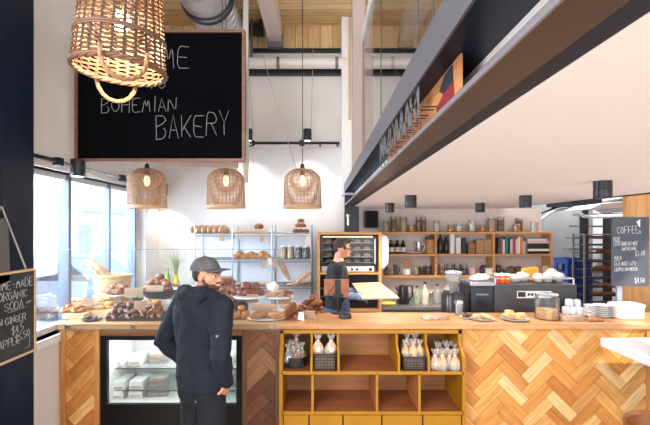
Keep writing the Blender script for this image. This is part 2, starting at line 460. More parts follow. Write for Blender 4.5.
# ducts, pipes
pipe_w = M('white lacquered pipe', (226, 220, 216), .3)
dk = tag(MB().tube([(-2.25, 5.55, wz(63, 5.55)), (3.3, 5.55, wz(63, 5.55))], 0.075, 18).build('ceiling_pipe', pipe_w, loc=(0, 5.55, wz(63, 5.55))),
    'fat white pipe running level along the top of the back wall', 'pipe')
for x in (-0.55, 0.22, 0.95): MB().tube([(x - .02, 5.55, wz(63, 5.55)), (x + .02, 5.55, wz(63, 5.55))], 0.079, 18).build('pipe_clamp', M('grey zinc', (120, 116, 118)), dk)
for x in (-0.9, 0.5): MB().box(x - .012, x + .012, 5.54, 5.56, wz(63, 5.55), 4.75).build('hanger', M('grey zinc', (120, 116, 118)), dk)
galv = M('galvanised steel', (206, 208, 212), .3, .75, c2=(170, 172, 178), scale=4)
dx, dzz = -1.165, 4.36
t = thing('ventilation_duct', 'round galvanised duct under the pine ceiling, above the hanging blackboard', 'duct', (dx, 4.2, dzz))
d = MB()
N = 130
prof = [(0.245 + (0.012 if i % 5 == 0 else 0), 3.0 + i * 2.70 / N) for i in range(N + 1)]
d.m = Matrix.Translation((dx, 0, dzz)) @ Matrix.Rotation(-PI / 2, 4, 'X')
d.lathe([(r, y) for r, y in prof], (0, 0, 0), 36); d.build('duct_pipe', galv, t)
d = MB(); d.m = Matrix.Translation((dx, 0, dzz)) @ Matrix.Rotation(-PI / 2, 4, 'X')
d.lathe([(0.25, 4.30), (0.275, 4.31), (0.275, 4.37), (0.25, 4.38)], (0, 0, 0), 36)
d.build('collar', M('dark duct band', (62, 64, 68), .35, .8), t)
MB().box(dx - .44, dx - .40, 5.55, 5.69, wz(31, 5.6), 4.74).box(dx + .36, dx + .40, 5.55, 5.69, wz(31, 5.6), 4.74).box(dx - .44, dx + .40, 5.55, 5.69, wz(33, 5.6), wz(29, 5.6)).box(dx - .42, dx + .38, 5.66, 5.69, wz(31, 5.6), 4.74).build('wall_frame', M('charcoal steel', (38, 42, 46)), t, smooth=0)
tag(MB().box(wx(243.5, 4.35), wx(248.5, 4.35), 4.32, 4.37, wz(183, 4.35), 4.75).build('hanging_post', M('putty grey post', (196, 190, 184), .6), loc=(wx(246, 4.35), 4.35, wz(183, 4.35)), smooth=0, bevel=.003),
    'slim putty grey post coming down from the ceiling behind the blackboard\'s edge', 'post')
tag(MB().box(wx(163, 3.9), wx(238, 3.9), 3.87, 3.91, wz(171, 4.1), wz(163, 4.1)).build('timber_batten', M('rose timber', (190, 160, 146), .6), loc=(wx(200, 4.1), 4.08, wz(171, 4.1)), smooth=0),
    'pale rose timber batten fixed behind the foot of the hanging blackboard', 'batten')
# thin pink wires by the back wall
for n_, (a, bb) in enumerate((((249, 76, 5.6), (254, 138, 5.6)), ((262, 52, 5.5), (296, 168, 5.0)), ((313, 50, 5.5), (311, 133, 5.6)))):
    p, q = [Vector((wx(k[0], k[2]), k[2], wz(k[1], k[2]))) for k in (a, bb)]
    tag(MB().tube([p, (p + q) / 2 + Vector((0, 0, -.03)), q], 0.004, 5).build('cable', M('rose cable', (196, 160, 142), .6), loc=tuple(q)),
        ['thin rose cable dropping beside the blackboard', 'thin rose cable slanting down to the pendant lamp by the oven', 'thin rose cable dropping to the wall spotlight over the oven-side pendant'][n_], 'cable', 'thin cables on the back wall')

# street outside the window
street = M('pale pavement', (205, 208, 214), .9)
struct(MB().box(-30, -2.6, -12, 30, -0.3, -0.2).build('street', street, smooth=0))
fac = M('pale blue-grey render', (212, 220, 232), .9)
t = thing('townhouse', 'pale street facade across the road, seen through the window', 'building', (-14, 14, -0.2))
MB().box(-15, -12, 2, 26, -0.2, 3.0).build('facade', fac, t, smooth=0)
MB().box(-15.1, -11.9, 2, 26, 2.9, 3.15).build('cornice', M('slate blue', (186, 198, 216), .8), t, smooth=0)
for i in range(9):
    y = 4 + i * 2.4
    MB().box(-12.02, -11.98, y, y + 1.2, 0.7, 2.2).build('window', M('slate window', (168, 184, 208), .3), t, smooth=0)
t = thing('parked_car', 'blue-grey car parked outside beyond the window', 'car', (-6.5, 10.5, -0.2), 1.5)
c = MB(); c.prism([(-2.1, .35), (-2.1, .75), (-1.5, .95), (-0.9, 1.42), (0.7, 1.45), (1.35, .98), (2.1, .85), (2.15, .35)], 'X', -.85, .85)
c.build('car_body', M('blue car paint', (150, 166, 196), .3), t, local=True, bevel=.06)
c = MB(); c.prism([(-1.35, .97), (-0.88, 1.36), (0.66, 1.39), (1.2, .99)], 'X', -.86, .86); c.build('side_window', M('dark car glass', (60, 74, 96), .1), t, local=True, bevel=.02)
for sx in (-.78, .78):
    for sy in (-1.35, 1.35):
        MB().tube([(sx - .1, sy, .32), (sx + .1, sy, .32)], .32, 20).build('wheel', M('tyre', (40, 42, 48), .8), t, local=True)

# stairs and steel at the back right
t = thing('steel_staircase', 'grey and white steel staircase climbing under the ceiling behind the coffee board', 'staircase', (4.2, 6.9, 0))
def pp(px, py, d): return Vector((wx(px, d), d, wz(py, d)))
wst = M('white stringer steel', (206, 208, 212), .4)
MB().tube([pp(537, 222, 6.7), pp(549, 213.5, 6.7), pp(560, 209.5, 6.7), pp(600, 207, 6.7), pp(632, 203, 6.7)], .022, 4, flat=.9).build('stringer', wst, t, smooth=0)
MB().tube([pp(537, 214, 6.75), pp(549, 209, 6.75), pp(560, 205.5, 6.75), pp(600, 203, 6.75), pp(632, 198, 6.75)], .032, 4, flat=.9).build('underside', black_steel, t, smooth=0)
MB().box(wx(572, 6.2), wx(602, 6.2), 6.2, 6.9, wz(205, 6.2), wz(196, 6.2)).build('landing', black_steel, t, smooth=0)
MB().prism([(wx(601, 5.6), wz(204, 5.6)), (wx(632, 5.6), wz(200.5, 5.6)), (wx(632, 5.6), wz(212, 5.6)), (wx(624, 5.6), wz(208, 5.6)), (wx(590, 5.6), wz(209, 5.6))], 'Y', 5.6, 6.2).build('step', wst, t, smooth=0)
MB().tube([pp(580, 209, 6.4), pp(580.5, 213, 6.4), pp(583, 216, 6.4), pp(590, 216.8, 6.4), pp(632, 216, 6.4)], .026, 8).build('handrail', M('white gloss trim', (236, 236, 238)), t)
for x in (586, 609.5):
    MB().box(wx(x - 2.6, 6.6), wx(x + 2.6, 6.6), 6.6, 6.7, 0, wz(208, 6.6)).build('post', black_steel, t, smooth=0)
tr = MB()
for k in range(7): tr.box(4.3, 5.0, 6.9 + k * .1, 7.15 + k * .1, 2.2 - k * .2, 2.23 - k * .2)
tr.build('tread', conc, t, smooth=0)

# ================================================================ SERVICE COUNTER
FY = 3.55            # counter front plane
oak = wood('oiled oak top', (180, 126, 78), (206, 156, 106), 'X', 9, .35)
oak_v = wood('oak trim upright', (176, 112, 56), (206, 148, 88), 'Z', 9, .45)
tag(MB().box(-2.2, -0.02, FY - .03, 4.45, 1.128, 1.175).box(-0.02, 4.4, FY - .03, 4.0, 1.128, 1.175).build('bar_worktop', oak, loc=(0.4, FY, 1.128), bevel=.004),
    'long oiled oak worktop running the whole length of the bakery counter', 'worktop')
def clip(poly, x0, x1, z0, z1):
    for ax, lim, sg in ((0, x0, 1), (0, x1, -1), (1, z0, 1), (1, z1, -1)):
        out = []
        for i in range(len(poly)):
            a, b_ = poly[i - 1], poly[i]
            da, db = (a[ax] - lim) * sg, (b_[ax] - lim) * sg
            if (da >= 0) != (db >= 0):
                k = da / (da - db); out.append(tuple(a[j] + (b_[j] - a[j]) * k for j in range(4)))
            if db >= 0: out.append(b_)
        poly = out
        if len(poly) < 3: return []
    return poly
def herring(x0, x1, z0, z1, yf, ox, oz, tones, seed, wdt=.0925, n=3.15):
    rr = random.Random(seed); mb = MB(); ni = 3; L = wdt * n; q = math.sqrt(.5)
    e = .0012
    for i in range(-14, 15):
        for j in range(-40, 41):
            for kind in (0, 1):
                # brick lattice (units of the plank width): steps (-1, 1) and (n, n)
                a, c = -j + i * n, j + i * n
                if kind == 0: P = [(a, c, 0, 0), (a + n, c, n, 0), (a + n, c + 1, n, 1), (a, c + 1, 0, 1)]
                else: P = [(a + n, c, 0, 0), (a + n + 1, c, 0, 1), (a + n + 1, c + n, n, 1), (a + n, c + n, n, 0)]
                cx = sum(p[0] for p in P) / 4; cy = sum(p[1] for p in P) / 4
                k1, k2 = rr.random() * 9, rr.random() * 9
                tone = rr.choice(tones); f = rr.uniform(.9, 1.1)
                W_ = []
                for p in P:
                    sx = p[0] - math.copysign(e / wdt, p[0] - cx); sy = p[1] - math.copysign(e / wdt, p[1] - cy)
                    u, v = sx * wdt, sy * wdt
                    W_.append(((u + v) * q + ox, (v - u) * q + oz, p[2] * wdt + k1, p[3] * wdt + k2))
                if max(w[0] for w in W_) < x0 or min(w[0] for w in W_) > x1 or max(w[1] for w in W_) < z0 or min(w[1] for w in W_) > z1: continue
                C_ = clip(W_, x0, x1, z0, z1)
                if len(C_) < 3: continue
                c3 = rgb(tone); mb.tone = (c3[0] * f, c3[1] * f, c3[2] * f, 1)
                fr = [mb.vert((p[0], yf, p[1])) for p in C_]; bk = [mb.vert((p[0], yf + .006, p[1])) for p in C_]
                uv = [(p[2], p[3]) for p in C_]
                mb.face(fr, uv)
                for k in range(len(fr)):
                    k2_ = (k + 1) % len(fr); mb.face([fr[k], bk[k], bk[k2_], fr[k2_]], [uv[k], uv[k], uv[k2_], uv[k2_]])
    mb.tone = rgb((60, 36, 18)); i4 = [mb.vert(p) for p in ((x0, yf + .005, z0), (x1, yf + .005, z0), (x1, yf + .005, z1), (x0, yf + .005, z1))]
    mb.face(i4, [(0, 0)] * 4)
    return mb
warm = [(214, 152, 80), (208, 144, 72), (218, 160, 90), (202, 134, 64), (224, 176, 112), (194, 124, 58), (214, 154, 84), (226, 186, 130), (208, 142, 72), (216, 158, 88)]
mid = [(206, 140, 70), (196, 128, 62), (216, 156, 88), (222, 172, 112), (190, 120, 56), (210, 146, 78)]
shadowed = [(128, 82, 52), (112, 68, 42), (144, 98, 64), (104, 64, 42), (136, 88, 58), (158, 114, 80)]  # same wood, darkened: the shopper's cast shadow is painted into these tones
pm = plankmat('herringbone planks')
shadow_trim = wood('oak upright in painted shadow', (112, 70, 42), (140, 94, 60), 'Z', 9, .45)  # trim darkened too, to sit in the painted shadow
def unit(label, pxa, pxb, wa, wb, ox, oz, tones, seed, m):
    xa, xb = wx(pxa, FY), wx(pxb, FY)
    t = thing('counter_front', label, 'counter front', ((xa + xb) / 2, FY, 0))
    p0, p1 = xa + wa, xb - wb
    herring(p0, p1, 0.08, 1.126, FY, ox, oz, tones, seed).build('herringbone_panel', pm, t, smooth=0)
    for q0, q1 in ((xa, p0), (p1, xb)): MB().box(q0, q1, FY - .012, FY + .03, 0.0, 1.127).build('trim_post', m, t, smooth=0, bevel=.002)
    MB().box(p0, p1, FY + .01, FY + .03, 0, .08).build('plinth', black_steel, t, smooth=0)
    MB().box(p0, p1, FY + .012, FY + .05, 0.08, 1.127).build('backing', wood('raw ply', (150, 104, 62), (172, 124, 80), 'X'), t, smooth=0)
k_ = FY / F
unit('wide honey herringbone counter front, from the yellow shelves to the white table', 461.6, 650, .010, .034, 1.235 + .26, .02, warm, 3, oak_v)
unit('narrow honey herringbone counter front between the window wall and the fridge', 60.5, 100, 5.5 * k_, 5 * k_, wx(92, FY), .05, mid, 5, oak_v)
unit('narrow herringbone counter front painted in shadow tones between fridge and yellow shelves', 242.5, 280.4, 4.5 * k_, 4.6 * k_, wx(262, FY), .06, shadowed, 8, shadow_trim)
rb_ = thing('rear_bench', 'steel topped bench behind the bar carrying the coffee machines', 'bench', (1.5, 4.3, 0))
MB().box(-.01, 4.3, 4.02, 4.62, 0.90, 0.95).build('steel_top', M('brushed steel top', (160, 160, 162), .35, .8), rb_, smooth=0)
MB().box(.02, 4.28, 4.04, 4.60, .1, .90).build('cabinet_body', M('grey cabinet', (120, 120, 124), .5), rb_, smooth=0)

# ---- refrigerated display case let into the counter
fr = thing('display_fridge', 'black framed refrigerated display case lit from inside, let into the counter', 'fridge', (wx(170, FY), FY, 0))
fx0, fx1 = wx(101, FY), wx(242, FY)
gx0, gx1, gz0, gz1 = wx(107.5, FY), wx(236.5, FY), wz(404, FY), wz(340, FY)
blk = M('black fridge enamel', (10, 10, 12), .35)
MB().box(fx0, fx1, FY - .01, FY + .03, gz1, 1.068).box(fx0, fx1, FY - .01, FY + .03, .08, gz0).box(fx0, gx0, FY - .01, FY + .03, gz0, gz1).box(gx1, fx1, FY - .01, FY + .03, gz0, gz1).build('case_frame', blk, fr, smooth=0, bevel=.002)
MB().box(fx0, fx1, FY - .008, FY + .03, 1.07, 1.127).build('timber_rail', wood('brown rail wood', (120, 76, 46), (152, 104, 66), 'X', 9, .45), fr, smooth=0)
linr = M('white fridge liner', (232, 232, 230), .35)
MB().box(gx0 - .02, gx1 + .02, 4.10, 4.12, gz0 - .1, gz1 + .02).box(gx0 - .02, gx0 - .005, FY + .03, 4.10, gz0 - .1, gz1 + .02).box(gx1 + .005, gx1 + .02, FY + .03, 4.10, gz0 - .1, gz1 + .02).box(gx0 - .02, gx1 + .02, FY + .03, 4.10, gz0 - .1, gz0 - .005).box(gx0 - .02, gx1 + .02, FY + .03, 4.10, gz1 + .02, gz1 + .03).build('liner', linr, fr, smooth=0)
MB().box(gx0 + .05, gx1 - .05, FY + .06, FY + .09, gz1 + .006, gz1 + .018).build('light_strip', glow('cold tube light', (246, 248, 255), 4.0), fr, smooth=0)
SH = [wz(367, 3.7), wz(389, 3.7)]
for z in SH:
    sf = MB().box(gx0 + .01, gx1 - .01, FY + .12, 4.08, z - .006, z).build('shelf', glass('shelf glass', (240, 244, 243), amount=.8, haze=.12), fr, smooth=0)
    MB().box(gx0 + .01, gx1 - .01, FY + .115, FY + .122, z - .008, z + .004).build('shelf_edge', M('steel edge', (150, 156, 158), .3, .7), sf, smooth=0)
MB().box(gx0, gx1, FY + .012, FY + .018, gz0, gz1).build('front_glass', glass('fridge glass', (248, 250, 250), amount=.6), fr, smooth=0)
fl = bpy.data.lights.new('fridge_lamp', 'AREA'); fl.shape = 'RECTANGLE'; fl.size = 1.0; fl.size_y = .08; fl.energy = 3.6; fl.color = (.98, .99, 1)
flo = bpy.data.objects.new('fridge_lamp', fl); COL.objects.link(flo); flo.parent = fr; flo.location = (0, .2, gz1 + .0)

# ---- yellow shelf unit in the counter's middle
yel = M('mustard yellow paint', (172, 120, 9), .42, c2=(162, 110, 8), scale=5)
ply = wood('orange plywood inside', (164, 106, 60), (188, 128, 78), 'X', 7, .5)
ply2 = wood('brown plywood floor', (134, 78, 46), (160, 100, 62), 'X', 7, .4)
un = thing('shelf_unit', 'mustard yellow shelf unit with open cubbies, built into the counter', 'shelf', (0.43, 3.45, 0))
UX0, UX1, YF, YT, YB = -.331, 1.181, 3.40, 3.50, 3.88
ZB = wz(371.5, YF); ZL = wz(411.5, YF)
T = .018
prof = [(YF, 0), (YF, wz(357, YF)), (YT, wz(343, YT)), (YT, 1.126), (YB, 1.126), (YB, 0)]
for x in (UX0, UX1 - T * 1.6): MB().prism(prof, 'X', x, x + T * 1.6).build('side_panel', yel, un, smooth=0, bevel=.001)
MB().box(UX0, UX1, YT, YB, 1.098, 1.126).build('top_board', yel, un, smooth=0)
MB().box(UX0 + T, UX1 - T, YB - .015, YB, 0, 1.12).build('back_board', ply, un, smooth=0)
def shelf(z, name):
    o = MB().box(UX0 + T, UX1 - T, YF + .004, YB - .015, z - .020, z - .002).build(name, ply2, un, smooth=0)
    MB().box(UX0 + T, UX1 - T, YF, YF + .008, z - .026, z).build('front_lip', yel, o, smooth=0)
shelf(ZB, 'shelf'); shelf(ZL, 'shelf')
prof2 = [(YF, ZB), (YF, wz(357, YF)), (YT, wz(343, YT)), (YT, 1.1), (YB - .015, 1.1), (YB - .015, ZB)]
TOPX = [wx(p, YF) for p in (311.5, 338.5, 399, 429)]
for x in TOPX:
    o = MB().prism(prof2, 'X', x - .009, x + .009).build('divider', yel, un, smooth=0)
for x in [wx(p, YF) for p in (312.5, 377, 419.5)]:
    o = MB().box(x - .010, x + .010, YF + .008, YB - .015, ZL, ZB - .02).build('divider', ply, un, smooth=0)
    MB().box(x - .010, x + .010, YF, YF + .008, ZL, ZB - .02).build('front_lip', yel, o, smooth=0)
DX = [UX0 + .03] + [wx(p, YF) for p in (309, 343, 382, 423)] + [UX1 - .03]
for a, c in zip(DX, DX[1:]):
    MB().box(a + .006, c - .006, YF + .006, YF + .03, .12, ZL - .034).build('drawer_front', yel, un, smooth=0, bevel=.002)
MB().box(UX0 + T, UX1 - T, YF + .03, YF + .05, 0.02, ZL - .02).build('inner_board', M('shadow gap', (70, 46, 12)), un, smooth=0)

# ---- glass guard over the bread
gg = thing('glass_guard', 'clear glass guard standing along the front of the bread display', 'glass screen', (-1.2, FY - .05, 1.12))
MB().box(-2.18, -.30, FY - .052, FY - .044, 1.115, 1.80).build('glass_sheet', glass('guard glass', (250, 253, 253), amount=.18, haze=.03), gg, smooth=0)
MB().box(-2.18, -.30, FY - .054, FY - .042, 1.797, 1.803).build('polished_edge', glass('glass edge', (190, 215, 215), amount=.3, haze=.3), gg, smooth=0)
for px in (67, 133, 272):
    MB().tube([(wx(px, 3.5), FY - .06, 1.155), (wx(px, 3.5), FY - .03, 1.155)], .016, 14).build('clip', M('brushed nickel', (170, 165, 155), .3, .9), gg)

# ================================================================ BLACKBOARDS
slate = M('black board', (5, 7, 10), .8, c2=(8, 10, 14), scale=3, spec=.03)
chalkm = M('chalk', (160, 162, 166), .95)
D = 3.6
frm = wood('brown board frame', (98, 66, 50), (122, 84, 64), 'X', 9, .5)
bb = thing('hanging_blackboard', 'huge wood-framed blackboard hung from the ceiling, chalked BOHEMIAN BAKERY', 'blackboard', (wx(160, D), D, wz(161, D)))
x0, x1, z0, z1 = wx(75, D), wx(245, D), wz(161.5, D), wz(30, D)
MB().box(x0 + .02, x1 - .02, D + .005, D + .03, z0 + .02, z1 - .02).build('board', slate, bb, smooth=0)
MB().box(x0, x1, D - .012, D + .045, z0, z0 + .024).box(x0, x1, D - .012, D + .045, z1 - .024, z1).box(x0, x0 + .024, D - .012, D + .045, z0 + .024, z1 - .024).box(x1 - .024, x1, D - .012, D + .045, z0 + .024, z1 - .024).build('frame', frm, bb, smooth=0)
for x in (x0 + .25, x1 - .2): MB().tube([(x, D + .02, z1), (x, D + .02, 4.75)], .004, 6).build('hanger', black_steel, bb)
c = MB(); k = D / F
def line(_, text, px, py, hpx, wpx, gap, r, seed, rise=0, d=D, jit=.22):
    mb = MB(); write(mb, text, (wx(px, d), d + .003, wz(py, d)), (1, 0, 0), (0, 0, 1), hpx * d / F, wpx * d / F, gap, r, jit, rise, seed)
    mb.build('chalk_word', chalkm, bb)
line(c, 'WELCOME', 88, 71, 22, 11.5, .30, .0021, 3, rise=.03)
line(c, 'TO', 148, 89, 11, 7, .4, .0020, 4)
line(c, 'BOHEMIAN', 101, 113, 14, 7.6, .36, .0020, 5, rise=.03)
line(c, 'BAKERY', 156, 139, 22, 9.5, .33, .0022, 6, rise=.07)

XS = -1.955
sb = thing('soda_board', 'small wood-edged chalkboard of organic soda prices hung on the dark column', 'chalkboard', (XS, 2.5, 1.1))
ya, yb = 2.05, XS * F / (34 - CX)
SZ0, SZ1 = 1.97 + (229 - 349) / 286 * -XS * 1.0, 1.97 + (229 - 270.5) / 286 * -XS
MB().box(XS - .02, XS, ya, yb, SZ0, SZ1).build('board', M('slate grey board', (42, 46, 52), .65, c2=(52, 56, 62), scale=5), sb, smooth=0)
edge = wood('birch edge', (200, 164, 124), (222, 190, 150), 'Y', 9)
MB().box(XS - .024, XS + .008, ya, yb, SZ0 - .014, SZ0).box(XS - .024, XS + .008, ya, yb, SZ1, SZ1 + .014).box(XS - .024, XS + .008, yb, yb + .014, SZ0 - .014, SZ1 + .014).build('frame', edge, sb, smooth=0)
MB().tube([(XS - .01, yb - .06, SZ1 + .01), (XS - .012, yb - .28, SZ1 + .43), (XS - .01, yb - .52, SZ1 + .01)], .006, 6).build('rope', M('grey rope', (176, 172, 166), .9), sb)
MB().tube([(XS - .03, yb - .28, SZ1 + .43), (XS + .01, yb - .28, SZ1 + .43), (XS + .012, yb - .28, SZ1 + .46)], .008, 8).build('hook', black_steel, sb)
c = MB()
def yl(px): return XS * F / (px - CX)
hh = SZ1 - SZ0
for txt, yst, fz, h, w, s_ in (('HOME-MADE', 2.50, .82, .052, .032, 1), ('ORGANIC', 2.55, .69, .052, .032, 2), ('SODA ~', 2.60, .57, .052, .034, 3), ('- LEMON GINGER', 2.36, .41, .046, .027, 4), ('$4.5', 2.66, .275, .05, .026, 5), ('- PINEAPPLE', 2.36, .15, .052, .030, 6), ('$5.50', 2.69, .17, .05, .025, 7)):
    c = MB(); write(c, txt, (XS + .003, yst, SZ0 + hh * fz), (0, 1, 0), (0, 0, 1), h, w, .25, .0022, .2, .1 if '$' in txt else 0, s_); c.build('chalk_line', chalkm, sb)
c = MB()
c.tube([(XS + .003, 2.63, SZ0 + hh * .55), (XS + .003, 2.80, SZ0 + hh * .57)], .002, 4)
c.tube([(XS + .003, 2.78, SZ0 + .03), (XS + .003, 2.82, SZ0 + .03), (XS + .003, 2.825, SZ0 + .10)], .002, 4)
c.tube([(XS + .003, 2.78, SZ1 - .03), (XS + .003, 2.82, SZ1 - .03), (XS + .003, 2.825, SZ1 - .10)], .002, 4)
c.build('chalk_flourish', chalkm, sb)
ap = MB(); ap.prism([(2.50, 1.62), (2.545, 1.98), (2.60, 2.04), (2.64, 2.0), (2.655, 1.70), (2.65, 1.64)], 'X', XS - .02, XS + .0)
tag(ap.build('apron', M('grey canvas', (92, 92, 94), .9), loc=(XS, 2.58, 1.62), bevel=.006), 'grey canvas apron hung on the dark column above the soda board', 'apron')

DC = 3.9
cb = thing('coffee_board', 'grey coffee price chalkboard on a steel post at the counter\'s far end', 'chalkboard', (wx(620, DC), DC, 1.176))
x0, x1, z0, z1 = wx(611.5, DC), wx(648.5, DC), wz(286, DC), wz(217, DC)
MB().box(x0, x1, DC - .008, DC + .008, z0, z1).build('board', M('grey slate', (70, 76, 88), .6, c2=(80, 86, 98), scale=4), cb, smooth=0, bevel=.002)
MB().box(wx(618, DC), wx(623, DC), DC + .009, DC + .03, 1.176, z1 - .1).build('post', M('galvanised post', (176, 184, 192), .35, .5), cb, smooth=0)
MB().box(wx(612, DC), wx(630, DC), DC - .03, DC + .09, 1.176, 1.184).build('foot_plate', M('galvanised post', (176, 184, 192)), cb, smooth=0)
c = MB()
for txt, px, py, h, w, s_ in (('COFFEE', 616.5, 234, 7.5, 2.6, 1), ('BASIC', 613, 241, 3.6, 1.1, 2), ('LATTE DARK OAT MILK', 613, 246, 3.8, .98, 3), ('AMERICANO', 621, 250.5, 3.4, 1.2, 4), ('$3.00', 634.5, 256, 5, 1.6, 5), ('MILK', 614, 260, 4, 1.5, 6), ('FLAT WHITE LATTE', 614, 266, 4, 1.05, 7), ('CAPPUCCINO/MOCHA', 614, 271.5, 4, 1.05, 8), ('$4.50', 634, 283, 5.2, 1.6, 9)):
    c = MB(); write(c, txt, (wx(px, DC), DC - .0095, wz(py, DC)), (1, 0, 0), (0, 0, 1), h * DC / F, w * DC / F, .42, .0019 if h > 5 else .0014, .12, .04, s_); c.build('chalk_line', M('bright chalk', (228, 230, 232), .9), cb)
c = MB()
for zy in (242, 261): c.tube([(wx(613, DC), DC - .0095, wz(zy, DC)), (wx(619, DC), DC - .0095, wz(zy - .5, DC))], .0014, 4)
c.prism([(wx(635.5, DC), wz(222, DC)), (wx(639.5, DC), wz(219, DC)), (wx(639.3, DC), wz(228, DC))], 'Y', DC - .010, DC - .0085)
c.tube([(wx(639, DC) + .012 * math.cos(a / 8 * 2 * PI), DC - .0095, wz(232, DC) + .012 * math.sin(a / 8 * 2 * PI)) for a in range(8)], .002, 4, closed=True)
c.build('chalk_drawing', M('bright chalk', (228, 230, 232), .9), cb)

# ================================================================ LETTER SIGN ON THE BEAM
sg = thing('letter_sign', 'dark cut-out letters NAZDAAAR! on pins along the steel beam', 'sign', (.335, 1.8, 2.286))
lm = M('dark letter metal', (92, 92, 98), .45)
LZ0, LZ1 = 2.345, 2.452
y = 2.27
for ch in 'NAZDAAAR!':
    w = .088 if ch != '!' else .0
    st = strokes(ch); mb = MB()
    for s_ in st:
        pts = [Vector((0, y - a / 4 * w, LZ0 + bq / 6 * (LZ1 - LZ0))) for a, bq in s_]
        if ch == '!' : pts = [p + Vector((0, -.01, 0)) for p in pts]
        for p, q in zip(pts, pts[1:]):
            dvec = (q - p).normalized(); nn = Vector((1, 0, 0)).cross(dvec) * .0095; p2, q2 = p - dvec * .006, q + dvec * .006
            ring = [p2 + nn, q2 + nn, q2 - nn, p2 - nn]
            A = [mb.vert(v + Vector((.325, 0, 0))) for v in ring]; B = [mb.vert(v + Vector((.328, 0, 0))) for v in ring]
            mb.face(A); mb.face(B[::-1])
            for kk in range(4): mb.face([A[kk], A[(kk + 1) % 4], B[(kk + 1) % 4], B[kk]])
    lo = mb.build('letter', lm, sg, smooth=0)
    for off in (.012, .05):
        MB().tube([(.328, y - off, LZ0 + .02), (.377, y - off, LZ0 + .02)], .002, 6).build('pin', black_steel, lo)
    MB().tube([(.327, y - .03, 2.284), (.327, y - .03, LZ0 + .01)], .002, 6).build('foot', black_steel, lo)
    y -= .108
pb = thing('painted_board', 'pale timber board with a black and red painted patch, behind the sign letters', 'board', (.385, 1.75, 2.286))
MB().box(.378, .384, 1.13, 2.36, 2.286, 2.443).build('board', wood('orange pine board', (166, 104, 62), (196, 138, 90), 'Y', 7), pb, smooth=0)
MB().prism([(1.19, 2.39), (1.195, 2.438), (1.27, 2.436), (1.33, 2.405), (1.29, 2.385)], 'X', .3765, .3785).build('painted_patch', M('black paint', (30, 34, 44), .6), pb, smooth=0)
MB().prism([(1.18, 2.335), (1.185, 2.388), (1.28, 2.384), (1.36, 2.36), (1.34, 2.325)], 'X', .3765, .3785).build('painted_patch', M('red paint', (120, 22, 30), .6), pb, smooth=0)

# ================================================================ LAMPS
# spotlights on their tubes
def spot_can(name, c, r, h, label, group, down=True, light=0):
    t = thing(name, label, 'spotlight', c, 0, group)
    MB().lathe([(r * .96, 0), (r, .004), (r, h - .003), (r * .97, h)], c, 20).build('housing', M('black lamp enamel', (14, 14, 17), .45), t)
    MB().lathe([(r * .8, -.001), (r * .8, .002)], c, 16).build('lens', glow('lamp lens', (255, 240, 220), 2.0), t)
    if light:
        l = bpy.data.lights.new('spot_lamp', 'SPOT'); l.energy = light; l.spot_size = 1.9; l.spot_blend = .7; l.color = (1, .95, .9); l.shadow_soft_size = .04
        o = bpy.data.objects.new('spot_lamp', l); COL.objects.link(o); o.location = (0, 0, -.01); o.parent = t
    return t
zt = 2.51
rail = thing('lamp_rail', 'black and steel lamp rail along the wall above the street window', 'rail', (-2.1, 4, zt))
MB().tube([(-2.1, 2.96, zt), (-2.1, 3.35, zt)], .018, 10).build('tube', black_steel, rail)
MB().tube([(-2.1, 3.35, zt), (-2.1, 5.72, zt)], .014, 10).build('tube', M('bright steel tube', (176, 176, 180), .25, .8), rail)
for y in (3.37, 4.46): MB().box(-2.13, -2.07, y - .03, y + .03, zt - .032, zt + .032).build('clamp', black_steel, rail, smooth=0, bevel=.004)
for y in (3.1, 4.7, 5.6): MB().box(-2.2, -2.09, y - .012, y + .012, zt - .012, zt + .012).build('bracket', black_steel, rail, smooth=0)
for i, y in enumerate((3.60, 4.70, 5.55)):
    spot_can('rail_spotlight', (-2.075, y, zt - .09), .058, .145, ['black spotlight on the window rail, nearest the viewer', 'black spotlight on the window rail, half behind a pendant', 'black spotlight on the window rail nearest the back wall'][i], 'spotlights on the window rail', light=22)
zb = wz(143, 5.55)
rail = thing('lamp_rail', 'black lamp rail running across the back wall above the pendants', 'rail', (-.3, 5.55, zb))
MB().tube([(wx(240, 5.55), 5.55, zb), (wx(339.5, 5.55), 5.55, zb)], .019, 10).build('tube', black_steel, rail)
for px in (252, 302): MB().box(wx(px - 2.5, 5.55), wx(px + 2.5, 5.55), 5.52, 5.58, zb - .035, zb + .035).build('clamp', black_steel, rail, smooth=0, bevel=.004)
for px in (249, 320, 338): MB().box(wx(px, 5.55) - .012, wx(px, 5.55) + .012, 5.55, 5.75, zb - .012, zb + .012).build('bracket', black_steel, rail, smooth=0)
for px, lab in ((249, 'black spotlight on the back rail, beside the blackboard'), (307.5, 'black spotlight on the back rail, above the pendant by the oven')):
    spot_can('rail_spotlight', (wx(px, 5.55), 5.50, zb + .02), .055, .15, lab, 'spotlights on the back rail', light=34)
